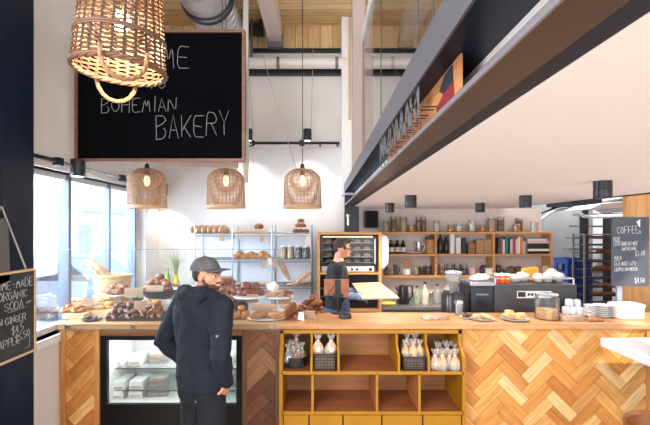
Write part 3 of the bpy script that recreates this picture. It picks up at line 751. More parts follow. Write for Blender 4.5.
# ceiling cans over the bar
for x, y, lab in ((.81, 3.75, 'black can light on the low ceiling, second from the beam end'), (.805, 4.85, 'black can light on the low ceiling, closest to the beam\'s far end'), (1.85, 3.78, 'black can light over the bookcase bay of the low ceiling'),
               (1.85, 4.85, 'black can light on the low ceiling, over the espresso machine\'s far side'), (1.77, 2.63, 'big black can light hanging nearest, left above the coffee board')):
    t = thing('ceiling_spot', lab, 'spotlight', (x, y, 2.27), 0, 'can lights under the low ceiling')
    MB().lathe([(.05, -.108), (.052, -.104), (.052, -.052), (.05, -.050), (.052, -.048), (.052, 0)], (x, y, 2.27), 22).build('housing', M('bronze black enamel', (34, 29, 32), .4), t)
    MB().lathe([(.044, -.1085), (.044, -.104)], (x, y, 2.27), 18).build('lens', M('dark lens', (20, 18, 20), .2), t)
    l = bpy.data.lights.new('can_lamp', 'SPOT'); l.energy = 62 if y > 4.5 else 24; l.spot_size = 2.4; l.spot_blend = .6; l.color = (1, .94, .87); l.shadow_soft_size = .04
    o = bpy.data.objects.new('can_lamp', l); COL.objects.link(o); o.location = (0, 0, -.12); o.parent = t

# woven pendants: clear weave the light comes through
def weave(mb, prof, stakes, sub, r_w, r_s, amp):
    """prof: list of (radius, z) rows; weavers wave in and out round the stakes"""
    n = stakes * sub
    for j, (r, z) in enumerate(prof):
        pts = []
        for k in range(n):
            a = 2 * PI * k / n
            rr = r + amp * math.cos(k * PI * stakes / n + (j % 2) * PI)
            pts.append((rr * math.cos(a), rr * math.sin(a), z))
        mb.tube(pts, r_w, 4, closed=True)
rattan = M('honey rattan', (170, 136, 106), .75, c2=(142, 108, 80), scale=40)
p0 = thing('woven_pendant', 'woven rattan pendant lamp', 'pendant lamp')
H = .37
def pr(t):      # t 0 bottom .. 1 top
    return (.178 - .010 * t - (.088 * max(0, (t - .72) / .28) ** 2.2), H * t) if t < .985 else (.055, H)
mb = MB(); weave(mb, [pr((j + .5) / 30) for j in range(30)], 32, 2, .0031, 0, .0032)
for i in range(32):
    a = 2 * PI * (i + .0) / 32
    mb.tube([(pr(t / 12)[0] * math.cos(a), pr(t / 12)[0] * math.sin(a), pr(t / 12)[1]) for t in range(13)], .0030, 4)
mb.build('shade', rattan, p0, local=True)
mb = MB(); 
for q in range(3): mb.tube([((.179) * math.cos(2 * PI * k / 40), .179 * math.sin(2 * PI * k / 40), .002 + q * .008) for k in range(40)], .006, 6, closed=True)
mb.build('rim', M('pale rattan rim', (186, 152, 116), .7), p0, local=True)
MB().lathe([(.012, H + .05), (.018, H + .045), (.024, H - .01), (.022, H - .05), (.016, H - .06)], (0, 0, 0), 14).build('lamp_holder', black_steel, p0, local=True)
MB().ball((0, 0, H - .11), (.028, .028, .05), 14, 10).build('bulb', glow('warm bulb', (255, 214, 160), 2.2), p0, local=True)
cord = MB().tube([(0, 0, H + .04), (0, 0, 4.75 - .2)], .004, 6).build('cord', black_steel, p0, local=True)
K = Kind(p0); DP = 4.0
for px, rot, lab in ((147, 0, 'woven rattan pendant lamp hanging in front of the street window'), (226, .4, 'woven rattan pendant lamp under the blackboard\'s lower edge'), (302.5, .9, 'woven rattan pendant lamp on a long black cord, by the oven side')):
    o = K.put((wx(px, DP), DP, wz(208, DP)), rot, lab, 'three small woven pendants')
    l = bpy.data.lights.new('pendant_bulb', 'POINT'); l.energy = 1.0; l.color = (1, .8, .55); l.shadow_soft_size = .03
    lo = bpy.data.objects.new('pendant_bulb', l); COL.objects.link(lo); lo.parent = o; lo.location = (0, 0, H - .18)

# big basket lamp, close to the viewer
DB = 1.75
bk = thing('basket_lamp', 'large brown wicker basket hung upside down as a glowing lamp, close up', 'pendant lamp', (wx(120, DB), DB, wz(70.5, DB)))
wick = M('brown wicker', (112, 78, 52), .65, c2=(78, 52, 35), scale=30, p=(.3, .7))
HB = .47; NS = 26
tilt = Matrix.Rotation(.05, 4, 'Y') @ Matrix.Rotation(.02, 4, 'X') @ Matrix.Rotation(.52, 4, 'Z')
def bp(t): return (.176 - .040 * t, HB * t)
mb = MB(); mb.m = tilt
rowsn = 52
for j in range(rowsn):
    t = (j + .7) / rowsn; r, z = bp(t); pts = []; n = NS * 4
    for k in range(n):
        a = 2 * PI * k / n
        pts.append(((r + .0065 * math.cos(k * PI * NS / n + (j % 2) * PI)) * math.cos(a), (r + .0065 * math.cos(k * PI * NS / n + (j % 2) * PI)) * math.sin(a), z + .0015 * math.sin(k * 1.7 + j)))
    mb.tube(pts, .0034, 5, closed=True)
mb.build('weave', wick, bk, local=True)
mb = MB(); mb.m = tilt
for i in range(NS):
    a = 2 * PI * (i + .5) / NS
    for da in (-.012, .012):
        mb.tube([(bp(t / 8)[0] * math.cos(a + da), bp(t / 8)[0] * math.sin(a + da), bp(t / 8)[1]) for t in range(9)], .0042, 5)
mb.build('stakes', M('dark wicker', (62, 42, 32), .6), bk, local=True)
mb = MB(); mb.m = tilt
for q in range(3):
    mb.tube([((.178 + .006 * math.cos(9 * 2 * PI * k / 90 + q * 2.1)) * math.cos(2 * PI * k / 90), (.178 + .006 * math.cos(9 * 2 * PI * k / 90 + q * 2.1)) * math.sin(2 * PI * k / 90), .006 * math.sin(9 * 2 * PI * k / 90 + q * 2.1)) for k in range(90)], .0065, 6, closed=True)
for q in range(2): mb.tube([((bp(.26 + .02 * q)[0] + .009) * math.cos(2 * PI * k / 60), (bp(.26)[0] + .009) * math.sin(2 * PI * k / 60), HB * (.26 + .02 * q)) for k in range(60)], .005, 6, closed=True)
mb.build('rim', M('grey wicker rim', (110, 78, 60), .65), bk, local=True)
mb = MB(); mb.m = tilt; mb.lathe([(.145, HB), (.1, HB + .004), (.02, HB + .005)], (0, 0, 0), 26); mb.build('basket_base', wick, bk, local=True)
for sgn in (-1, 1):
    mb = MB(); mb.m = tilt
    for q in range(3):
        pts = []
        for k in range(25):
            a = PI * k / 24; ph = k * .9 + q * 2.1
            pts.append((-.082 * math.cos(a) + .004 * math.cos(ph), sgn * (.180 + .004 * math.sin(ph)) + sgn * .01 * math.sin(a), .03 - .115 * math.sin(a) ** .8 + .004 * math.sin(ph)))
        mb.tube(pts, .0062, 6)
    mb.build('handle', M('twisted cane handle', (138, 102, 72), .6), bk, local=True)
mb = MB(); mb.m = tilt; mb.ball((0, 0, .20), (.035, .035, .05), 14, 10); mb.build('bulb', glow('hot bulb', (255, 206, 140), 40.0), bk, local=True)
mb = MB(); mb.tube([(.06, 0, .32), (.065, 0, HB), (.07, 0, 4.75 - 2.65)], .006, 6); mb.build('cord', black_steel, bk, local=True)
l = bpy.data.lights.new('basket_bulb', 'POINT'); l.energy = 26; l.color = (1, .80, .52); l.shadow_soft_size = .04
lo = bpy.data.objects.new('basket_bulb', l); COL.objects.link(lo); lo.parent = bk; lo.location = (.02, 0, .13)

# ================================================================ BAKED GOODS: one of each kind, then copies
def crust(name, c, c2, rough=.55, scale=26): return M(name, c, rough, c2=c2, scale=scale, bump=.35, bscale=50, p=(.3, .66))
gold = crust('golden crust', (204, 136, 68), (146, 80, 34))
pale = crust('pale pastry', (232, 194, 140), (204, 150, 90))
brown = crust('brown crust', (150, 88, 48), (104, 56, 30))
dark = crust('dark chocolate crust', (120, 68, 44), (74, 42, 30))
flour = crust('floured crust', (206, 176, 146), (164, 118, 82))
red_b = crust('red brown glaze', (138, 62, 38), (96, 40, 26), .4)
EV = Vector((0, 0, 0))
def proto(mb, name, mat, cat): return Kind(tag(mb.build(name, mat, loc=(0, 0, 0), smooth=60), '', cat))
def bun(r=.045, h=.034, wob=.12, seed=1): return MB().ball((0, 0, h * .55), (r, r * .96, h), 16, 10, bottom=-h * .55, wob=wob, seed=seed, ws=22)
def croissant(L=.075, r=.028):
    mb = MB(); pts = []; rad = []
    n = 22
    for i in range(n + 1):
        t = i / n * 2 - 1
        pts.append((t * L, -.035 * t * t + .012, r * .85 - .008 * abs(t)))
        rad.append(r * (1 - .78 * abs(t) ** 1.6) * (1 + .13 * (1 if (i // 2) % 2 else -1) * (1 - abs(t)))+.002)
    return mb.tube(pts, rad, 12)
def loaf(L=.11, rx=.055, h=.05, cuts=3, seed=2):
    mb = MB().ball((0, 0, h * .5), (L, rx, h), 22, 14, bottom=-h * .5, wob=.06, seed=seed, ws=10)
    for k in range(cuts):
        x = (k - (cuts - 1) / 2) * L * 1.2 / max(cuts, 1)
        pts = [(x - .018 + .036 * t / 6, (t / 6 - .5) * rx * 1.1, h * .5 + h * 1.0 * math.sqrt(max(.05, 1 - (x / L) ** 2 - ((t / 6 - .5) * 1.1) ** 2)) - .003) for t in range(7)]
        mb.tube(pts, [.002, .005, .007, .008, .007, .005, .002], 6)
    return mb
def baguette(L=.22, r=.028):
    mb = MB(); n = 26; pts = []; rad = []
    for i in range(n + 1):
        t = i / n * 2 - 1
        pts.append((t * L, .006 * math.sin(t * 3), r * .8)); rad.append(r * (1 - abs(t) ** 5 * .8) * (1 + (.09 if (i // 2) % 2 else -.02)))
    return mb.tube(pts, rad, 12)
def swirl(r=.05):
    mb = MB().lathe([(r * .8, 0), (r, .008), (r * .98, .018), (r * .7, .024)], (0, 0, 0), 20)
    mb.tube([(r * (.92 - k * .016) * math.cos(k * .42), r * (.92 - k * .016) * math.sin(k * .42), .022 + .010 * k / 50) for k in range(50)], .008, 6)
    return mb
def flat(r=.07, h=.016, seed=1): return MB().ball((0, 0, h * .6), (r, r * .8, h), 18, 8, bottom=-h * .5, wob=.3, seed=seed, ws=16)
P = {
 'bun': proto(bun(), 'bread_bun', brown, 'bread'),
 'roll': proto(bun(.04, .03, .1, 4), 'bread_roll', gold, 'bread'),
 'darkbun': proto(bun(.047, .04, .12, 6), 'chocolate_bun', red_b, 'bun'),
 'croissant': proto(croissant(), 'croissant', gold, 'croissant'),
 'dcroissant': proto(croissant(.07, .027), 'chocolate_croissant', dark, 'croissant'),
 'bcroissant': proto(croissant(.075, .03), 'brown_croissant', brown, 'croissant'),
 'loaf': proto(loaf(), 'bread_loaf', gold, 'bread'),
 'bloaf': proto(loaf(.13, .05, .045, 4, 5), 'bread_loaf', flour, 'bread'),
 'baguette': proto(baguette(), 'baguette', flour, 'bread'),
 'swirl': proto(swirl(), 'danish_pastry', pale, 'pastry'),
 'pale': proto(flat(.045, .022, 3), 'sugared_pastry', pale, 'pastry'),
 'flat': proto(flat(.085, .016, 8), 'flatbread', pale, 'bread'),
 'slice': proto(MB().prism([(-.05, 0), (.05, 0), (.055, .05), (.03, .075), (-.03, .075), (-.055, .05)], 'Y', -.008, .008), 'bread_slice', brown, 'bread'),
}
RB = random.Random(11)
HS = {'croissant': .84, 'dcroissant': .8, 'bcroissant': .84, 'swirl': .86, 'pale': .95, 'bun': 1.0, 'darkbun': .95, 'roll': .8, 'loaf': 1.0, 'bloaf': 1.0}
def heap(kind, px0, px1, py_base, d, rows, label, group, dy=.0, step=None, scale=1.0, zb=None, lift=.03, dd=.045):
    """rows: pieces per layer, laid along x at depth d, layer on layer"""
    zb = wz(py_base, d) if zb is None else zb
    xa, xb = wx(px0, d), wx(px1, d)
    for j, n in enumerate(rows):
        for i in range(n):
            f = (i + .5) / n; sh = .12 * j
            x = xa + (xb - xa) * (sh + f * (1 - 2 * sh)) + RB.uniform(-.006, .006)
            P[kind].put((x, d + RB.uniform(-dd, dd) * .4 + j * dy, zb + j * lift), (RB.uniform(-.1, .1), RB.uniform(-.1, .1), RB.uniform(0, 6.28) if 'croiss' not in kind else 1.57 + RB.uniform(-.45, .45) + (PI if RB.random() < .5 else 0)), label, group, scale * HS[kind] * RB.uniform(.94, 1.06))
white = M('white glaze', (238, 238, 240), .3)
def plate(px, d, z, r, label, m=None, name='plate', group=None):
    x = wx(px, d)
    return tag(MB().lathe([(r * .6, 0), (r * .62, .002), (r, .014), (r * .99, .018), (r * .6, .006)], (x, d, z), 30).build(name, m or white, loc=(x, d, z)), label, 'plate', group)
def stand(px, d, z, r, h, label, name='cake_stand'):
    x = wx(px, d)
    t = thing(name, label, 'cake stand', (x, d, z))
    MB().lathe([(r, h), (r * 1.01, h + .006), (r * .98, h + .012), (r * .9, h + .008)], (x, d, z), 32).build('plate', white, t)
    MB().lathe([(r * .5, 0), (r * .45, .008), (.02, .02), (.018, h - .02), (.04, h)], (x, d, z), 22).build('foot', white, t)
    return t
kraft = M('brown card', (170, 140, 116), .8)
CARD = []
def card(px0, px1, py0, py1, d, label, tilt=0.0, lines=3):
    x0, x1, z0, z1 = wx(px0, d), wx(px1, d), wz(py1, d), wz(py0, d); c = ((x0 + x1) / 2, d, z0)
    t = thing('price_card', label, 'card', c, tilt, 'brown price cards among the bread')
    w, h = (x1 - x0) / 2, z1 - z0
    MB().prism([(-.002, 0), (.002, 0), (.022, h), (.018, h)], 'X', -w, w).build('card', kraft, t, local=True, smooth=0)
    mb = MB(); rr = random.Random(int(px0 * 7))
    for k in range(lines):
        y = h * (.78 - .26 * k)
        n = 9; wv = w * rr.uniform(.6, .85)
        mb.tube([(-wv + 2 * wv * i / n, -.003 + .020 * (y + .006 * (i % 2)) / h, y + .006 * (i % 2)) for i in range(n + 1)], .0013, 4)
    mb.build('scribble', M('brown ink', (92, 66, 50), .8), t, local=True)
    MB().box(-.012, .012, .0, .05, -.002, .004).build('card_foot', M('wire steel', (150, 150, 154), .3, .8), t, local=True, smooth=0)
ZT = 1.176
# low wooden risers and trays carrying the goods
def tray(name, px0, px1, d0, d1, z0, h, m, label, cat='tray', rim=.014):
    d = (d0 + d1) / 2; x0, x1 = wx(px0, d0), wx(px1, d0)
    mb = MB().box(x0, x1, d0, d1, z0, z0 + h)
    if rim:
        for a in ((x0, x1, d0, d0 + .008), (x0, x1, d1 - .008, d1), (x0, x0 + .008, d0, d1), (x1 - .008, x1, d0, d1)): mb.box(a[0], a[1], a[2], a[3], z0 + h, z0 + h + rim)
    return tag(mb.build(name, m, loc=((x0 + x1) / 2, d, z0), smooth=0), label, cat)
blackt = M('black tray', (30, 30, 34), .4)
pine = wood('pale pine crate', (214, 170, 120), (232, 196, 150), 'X', 8)
tray('wooden_riser', 62, 84, 3.70, 3.95, ZT, .045, pine, 'pale pine riser under the golden croissants by the window end', 'riser', 0)
heap('croissant', 62, 84, 0, 3.78, [4, 3], 'golden croissant heaped on the pine riser beside the window', 'golden croissants on the pine riser', zb=ZT + .046, dy=.03)
heap('pale', 60, 84, 0, 3.92, [4, 4, 3], 'pale sugared pastry piled behind the golden croissants by the window', 'sugared pastries by the window', zb=ZT + .05, dy=.03, lift=.028)
plate(92, 3.66, ZT, .085, 'small dark plate with a few pastries, at the window end of the bar', M('dark blue glaze', (66, 72, 88), .3))
heap('dcroissant', 84, 99, 0, 3.66, [2], 'dark pastry on the small dark plate', 'dark pastries on the small plate', zb=ZT + .012, scale=.55)
tray('wooden_riser', 86, 112, 3.80, 4.06, ZT, .06, pine, 'pale pine riser under the round danish pastries', 'riser', 0)
heap('swirl', 86, 112, 0, 3.86, [4, 4, 3], 'pale round danish heaped on the wooden riser before the basket', 'danish pastries on the riser', zb=ZT + .062, dy=.03, lift=.03, scale=1.05)
heap('swirl', 88, 112, 0, 3.98, [3, 3, 3], 'pale round danish at the back of the wooden riser', 'danish pastries at the riser\'s back', zb=ZT + .062, dy=.02, lift=.034)
tray('serving_tray', 106, 139, 3.62, 3.90, ZT, .010, blackt, 'black tray of dark chocolate croissants at the glass')
heap('dcroissant', 107, 139, 0, 3.68, [5, 4], 'dark chocolate croissant lined up on the black tray behind the glass', 'chocolate croissants on the black tray', zb=ZT + .014, lift=.035, dy=.02)
heap('dcroissant', 107, 139, 0, 3.80, [5, 5, 3], 'dark chocolate croissant in the back rows of the black tray', 'chocolate croissants, back rows of the tray', zb=ZT + .014, lift=.036, dy=.02)
tray('serving_tray', 139, 163, 3.62, 3.92, ZT, .010, blackt, 'black tray of golden brown croissants beside the shopper')
heap('bcroissant', 140, 163, 0, 3.70, [4, 3, 2], 'brown croissant heaped on the tray beside the shopper\'s elbow', 'brown croissants by the elbow', zb=ZT + .014, lift=.036, dy=.02)
heap('croissant', 140, 163, 0, 3.86, [4, 4, 3], 'golden croissant on the back of the tray beside the shopper', 'golden croissants by the shopper', zb=ZT + .014, lift=.038, dy=.02)
stand(118, 4.05, ZT, .115, .16, 'white cake stand with sugared buns in front of the bread basket')
heap('bun', 108, 128, 0, 4.03, [4, 3], 'sugar-dusted brown bun on the white stand before the basket', 'buns on the stand before the basket', zb=ZT + .17, lift=.04, dy=.02)
heap('croissant', 114, 138, 0, 3.96, [3], 'golden croissant under the cake stand before the basket', 'croissants under the cake stand', zb=ZT + .07, scale=.9)
tray('wooden_riser', 112, 140, 3.93, 4.0, ZT, .065, pine, 'pale pine riser beneath the cake stand\'s croissants', 'riser', 0)
# dark bowl of filled buns
bx, bd = wx(160, 4.12), 4.12
tag(MB().lathe([(.10, 0), (.15, .03), (.175, .085), (.168, .085), (.14, .035), (.06, .012)], (bx, bd, ZT + .12), 30).build('serving_bowl', M('dark glazed bowl', (44, 50, 58), .3), loc=(bx, bd, ZT + .12)), 'wide dark bowl of sugared buns beside the shopper\'s shoulder', 'bowl')
tray('wooden_riser', 146, 172, 4.02, 4.22, ZT, .12, M('white crate', (226, 226, 228), .5), 'white box lifting the dark bowl', 'riser', 0)
heap('bun', 146, 173, 0, 4.12, [5, 4], 'sugar-dusted brown bun in the dark bowl', 'buns in the dark bowl', zb=ZT + .19, lift=.045, dd=.12)
heap('bun', 148, 170, 0, 4.18, [4, 3, 1], 'sugar-dusted brown bun heaped at the back of the dark bowl', 'buns at the back of the dark bowl', zb=ZT + .20, lift=.048, dd=.1)
for a in ((124.5, 142, 288, 297, 3.98, 'brown price card clipped to the cake stand before the basket', .1), (145, 163, 285.5, 297, 4.0, 'brown price card stuck in the dark bowl of buns', -.1), (134, 147, 301, 310, 3.72, 'brown price card among the chocolate croissants', .1), (82, 93, 298, 306, 3.78, 'brown price card among the pale pastries by the window', .05),
          (168, 180, 284, 293, 4.3, 'brown price card behind the shopper\'s hood', .1)): card(*a[:6], tilt=a[6])
# wicker basket of baguettes
DK = 4.28
t = thing('bread_basket', 'pale wicker basket of baguettes by the street window', 'basket', (wx(112.5, DK), DK, ZT))
straw = M('pale straw wicker', (216, 190, 150), .7, c2=(186, 152, 108), scale=40)
mb = MB(); mb.m = Matrix.Translation((wx(112.5, DK), DK, ZT)) @ Matrix.Diagonal((1.1, .8, 1, 1))
weave(mb, [(.135 + .03 * j / 22, .02 + .29 * j / 22) for j in range(23)], 26, 2, .0065, 0, .004); mb.build('weave', straw, t)
mb = MB(); mb.m = Matrix.Translation((wx(112.5, DK), DK, ZT)) @ Matrix.Diagonal((1.1, .8, 1, 1))
for q in range(2): mb.tube([((.168 + .006 * q) * math.cos(2 * PI * k / 40), (.168 + .006 * q) * math.sin(2 * PI * k / 40), .315 + .009 * q) for k in range(40)], .010, 6, closed=True)
mb.build('rim', M('straw rim', (200, 170, 124), .7), t)
mb = MB(); mb.m = Matrix.Translation((wx(112.5, DK), DK, ZT)) @ Matrix.Diagonal((1.1, .8, 1, 1)); mb.lathe([(.02, .01), (.135, .01), (.137, .02)], (0, 0, 0), 26); mb.build('base', straw, t)
for i, (px, py, ry, dd) in enumerate(((98, 276, .85, 0), (102, 275, .95, .03), (106, 277, .75, -.03), (110, 280, .9, .04))):
    P['baguette'].put((wx(px, DK + dd), DK + dd, wz(py, DK + dd)), (0, ry, .1 * i), 'floured baguette leaning out of the wicker basket by the window', 'baguettes in the wicker basket', .95)
# glass cloth bag of bread beside the basket
# ---- display right of the shopper
tray('serving_tray', 212, 246, 3.98, 4.34, ZT, .09, blackt, 'raised black tray of glazed croissants behind the shopper\'s arm')
heap('bcroissant', 212, 241, 0, 4.06, [5, 4, 3], 'glazed brown croissant heaped on the raised black tray behind the shopper', 'glazed croissants on the raised tray', zb=ZT + .094, lift=.042, dy=.02)
heap('darkbun', 212, 240, 0, 4.22, [5, 4, 3, 2], 'glazed red-brown bun at the back of the raised black tray', 'glazed buns at the tray\'s back', zb=ZT + .094, lift=.05, dy=.0)
heap('loaf', 224, 250, 0, 3.74, [3], 'shiny golden bread roll on the bar beside the shopper\'s sleeve', 'golden rolls by the sleeve', zb=ZT, scale=.62)
heap('roll', 222, 250, 0, 3.88, [4, 2], 'small shiny roll behind the golden rolls on the bar', 'small rolls behind the golden ones', zb=ZT, scale=1.2, lift=.045)
stand(250, 4.02, ZT, .155, .145, 'white cake stand carrying round dark buns and a brown card')
heap('darkbun', 238, 263, 0, 4.05, [4, 2], 'round dark bun on the white cake stand with the card', 'dark buns on the cake stand', zb=ZT + .157, lift=.06, scale=1.15)
card(246.5, 258, 294.5, 303, 3.93, 'brown price card in front of the dark buns on their stand')
stand(279, 4.1, ZT, .14, .13, 'white cake stand with a wrapped loaf, further along the bar')
P['bloaf'].put((wx(274, 4.1), 4.1, ZT + .142), .4, 'half-wrapped loaf on the second white cake stand', None, .8)
P['bcroissant'].put((wx(287, 4.1), 4.08, ZT + .142), 1.2, 'dark crusted pastry at the edge of the second cake stand', None, 1.1)
tag(MB().ball((wx(273, 4.12), 4.12, ZT + .22), (.06, .05, .05), 14, 10, wob=.5, seed=3, ws=20).build('paper_wrap', M('white greaseproof paper', (232, 232, 234), .6), loc=(wx(273, 4.12), 4.12, ZT + .18)), 'crumpled white paper around the loaf on the second cake stand', 'paper')
card(278, 291, 294.5, 304, 4.0, 'brown price card on the second white cake stand')
tag(MB().rings([(wx(266, 3.68), 3.70, ZT, .125, .085), (wx(266, 3.68), 3.70, ZT + .004, .15, .10), (wx(266, 3.68), 3.70, ZT + .014, .175, .115), (wx(266, 3.68), 3.70, ZT + .016, .170, .11), (wx(266, 3.68), 3.70, ZT + .008, .12, .08)], 36).build('serving_platter', white, loc=(wx(266, 3.68), 3.70, ZT)), 'oval white platter with two golden loaves', 'plate')
P['loaf'].put((wx(258.5, 3.68), 3.70, ZT + .012), .5, 'golden scored loaf on the oval platter, nearer the shopper', None, .8)
P['loaf'].put((wx(275, 3.68), 3.69, ZT + .012), -.4, 'golden scored loaf on the oval platter, beside the stacked slices', None, .78)
# stack of dark sliced loaf standing on a board
for i in range(6):
    P['slice'].put((wx(288, 3.68) + i * .011, 3.70 + .004 * i, ZT + .006 + .009 * i), (-.25, .2, 1.15), 'dark slice in the upright fanned stack at the end of the bread display', 'fanned bread slices', (.85, .9, 1.25))
tag(MB().box(wx(283, 3.66), wx(301, 3.66), 3.63, 3.80, ZT, ZT + .006).build('cutting_board', wood('dark board', (120, 76, 46), (146, 96, 60), 'X'), loc=(wx(292, 3.66), 3.7, ZT), smooth=0), 'small dark board under the fanned bread slices', 'board')
heap('dcroissant', 296, 316, 0, 3.90, [4, 3], 'dark crusty pastry in the heap at the bread display\'s end', 'dark pastries at the display\'s end', zb=ZT, lift=.04)
heap('bcroissant', 300, 324, 0, 4.1, [4, 3, 1], 'brown crusty roll on the bar in front of the wire rack\'s end', 'brown rolls by the rack\'s end', zb=ZT + .0, lift=.05, scale=1.1)
card(302.5, 315, 311, 322, 3.70, 'dark brown price card at the bread display\'s end')
tag(MB().prism([(-.03, 0), (.03, 0), (.02, .075), (-.02, .075)], 'Y', 3.64, 3.645).build('menu_holder', white, smooth=0), 'small white folded card beside the fanned slices', 'card').location = (wx(301, 3.64), 0, ZT)
# ---- plates and packs on the clear half of the bar
plate(482, 3.68, ZT, .10, 'grey plate of dark cookies, nearest the grinders on the bar', M('grey glaze', (190, 188, 186), .3))
plate(515, 3.68, ZT, .12, 'grey plate heaped with pastries in front of the espresso machine', M('grey glaze', (190, 188, 186), .3))
plate(467, 3.74, ZT, .07, 'small plate of dark biscuits beside the wrapped napkins', M('grey glaze', (190, 188, 186), .3))
for k in range(9): P['pale'].put((wx(481, 3.68) + RB.uniform(-.07, .07), 3.68 + RB.uniform(-.05, .05), ZT + .012 + .01 * (k // 4)), RB.uniform(0, 6), 'rough brown cookie on the grey plate by the grinders', 'cookies on the grey plate', .72)
for k in range(10): P['swirl'].put((wx(515, 3.68) + RB.uniform(-.08, .08), 3.68 + RB.uniform(-.05, .05), ZT + .012 + .02 * (k // 4)), RB.uniform(0, 6), 'pastry heaped on the plate in front of the espresso machine', 'pastries by the espresso machine', .75)
for k in range(5): P['dcroissant'].put((wx(467, 3.74) + RB.uniform(-.045, .045), 3.74 + RB.uniform(-.03, .03), ZT + .012 + .008 * (k // 3)), RB.uniform(0, 6), 'dark biscuit on the small plate by the napkins', 'dark biscuits on the small plate', .5)
def pack(px, d, L, w, h, label, name='wrapped_pack', m=None, rot=0):
    mb = MB().rings([(0, 0, 0, L * .96, w * .96), (0, 0, h * .25, L, w), (0, 0, h * .8, L * .97, w * .95), (0, 0, h, L * .85, w * .8)], 28, 3.4)
    o = mb.build(name, m or M('paper pack', (196, 172, 154), .5, c2=(150, 120, 100), scale=14), loc=(0, 0, 0)); o.location = (wx(px, d), d, ZT); o.rotation_euler = (0, 0, rot)
    return tag(o, label, 'pack')
pack(345, 3.75, .055, .05, .045, 'small dark card machine lying on the bar', 'card_machine', M('dark plastic', (42, 44, 50), .35), .2)
pack(435, 3.72, .12, .07, .03, 'flat brown and white paper pack on the bar above the yellow shelves', rot=.1)
pack(572, 3.66, .10, .05, .035, 'cling-wrapped baked slices beside the glass jar on the bar', rot=-.1)
# glass biscuit jar
def jar(name, c, r, h, label, group, fill=None, level=.6, lid=True, cat='jar', lidm=None):
    t = thing(name, label, cat, c, 0, group)
    MB().lathe([(r * .9, 0), (r, .006), (r, h * .84), (r * .86, h * .9), (r * .86, h * .93)], c, 18, cap=False).build('glass_body', glass('jar glass', (244, 246, 246), amount=.9, haze=.03), t)
    if fill: MB().lathe([(r * .86, .006), (r * .9, .012), (r * .9, h * level), (r * .5, h * level + .006)], c, 14).build('contents', fill, t)
    if lid: MB().lathe([(r * .9, h * .92), (r * .93, h * .93), (r * .93, h * .985), (r * .85, h)], c, 18).build('lid', lidm or M('jar lid steel', (196, 190, 180), .35, .6), t)
    return t
jar('biscuit_jar', (wx(547, 3.72), 3.72, ZT), 0.100, .225, 'big square-shouldered glass jar of biscuits before the espresso machine', None, pale, .38, cat='jar', lidm=glass('lid glass', (226, 230, 230), amount=1.0, haze=.2))

# ================================================================ WIRE RACK WITH LOAVES
DR = 5.25
chrome = M('chrome wire', (138, 142, 148), .3, .8)
rk = thing('wire_rack', 'tall chrome wire rack of loaves against the white back wall', 'rack', (wx(254, DR), DR, 0))
X = [wx(p, DR) for p in (195, 232.5, 272, 311.5)]
for x in X:
    for y in (DR, 5.62): MB().tube([(x, y, 0), (x, y, wz(225, DR))], .008, 8).build('upright', chrome, rk)
RZ = [wz(233.5, DR), wz(259.5, DR), wz(286, DR), wz(312, DR)]
for z in RZ:
    mb = MB()
    for y in (DR, DR + .12, DR + .25, 5.62): mb.tube([(X[0], y, z), (X[-1], y, z)], .007, 6)
    for k in range(61): mb.tube([(X[0] + (X[-1] - X[0]) * k / 60, DR, z), (X[0] + (X[-1] - X[0]) * k / 60, 5.62, z)], .003, 4)
    mb.tube([(X[0], DR, z - .03), (X[-1], DR, z - .03)], .005, 6)
    mb.build('wire_shelf', chrome, rk)
mb = MB()
for a, c in zip(X, X[1:]): mb.box(a + .02, c - .02, 5.63, 5.635, RZ[-1], RZ[0] - .06)
mb.build('liner_sheet', M('pale blue liner', (220, 225, 236), .7), rk, smooth=0)
def onrack(kind, px, lvl, rot, label, group=None, scale=1.0, d=5.36, dzv=.0): return P[kind].put((wx(px, d), d, RZ[lvl] + .008 + dzv), rot, label, group, scale)
for k in range(6): onrack('bloaf', 196 + k * 5.6, 0, (0, 0, 1.35), 'floured loaf in the row on the top shelf of the wire rack, above the cap', 'loaves in a row on the rack\'s top', (1.05, .85, 1.4))
for k in range(4): onrack('flat', 238 + k * 10, 0, k * .8, 'flat pale bread on the top shelf of the wire rack', 'flatbreads on the rack\'s top', 1.1)
onrack('bun', 259, 0, 0, 'crusty scone standing above the flatbreads on the rack\'s top', None, 1.35, dzv=.05); 
for px, dv in ((296, 0), (301, 0), (306, 0), (298.5, .07), (303, .07), (301, .13)): onrack('bun', px, 0, px, 'floured bun in the small pyramid on the rack\'s top shelf', 'pyramid of buns on the rack', 1.0, dzv=dv)
for k in range(9): onrack('roll', 236 + k * 3.9, 1, k, 'small golden roll on the rack\'s second shelf', 'rolls on the second shelf', 1.25 + .2 * (k % 2), dzv=.0 + .03 * (k % 3 == 1))
for px in (255, 262): onrack('loaf', px, 1, .4, 'round golden loaf among rolls on the rack\'s second shelf', 'round loaves on the second shelf', .75)
for i, px in enumerate((283.5, 290.5, 299, 306.5)):
    m = (M('tan paper', (204, 178, 146), .8), M('tan paper', (204, 178, 146)), M('dark grain', (98, 90, 92), .7), M('dark grain', (98, 90, 92)))[i]
    jar('storage_jar', (wx(px, 5.36), 5.36, RZ[1] + .008), .045, .155, ['jar of pale grain on the wire rack, nearest the hall', 'jar of pale grain on the wire rack, beside the dark ones', 'jar of dark grain on the wire rack, beside the pale ones', 'jar of dark grain on the wire rack, at the end upright'][i], 'grain jars on the wire rack', m, .85)
for k in range(5): onrack('roll', 221 + k * 2.8, 2, k, 'brown roll on the rack\'s third shelf right beside the cap', 'rolls beside the cap', 1.4, dzv=.04 * (k % 2))
for px in (240, 249, 262, 268): onrack('flat', px, 2, px, 'flat pale loaf on the rack\'s third shelf above the cake stands', 'flat loaves on the third shelf', 1.0)
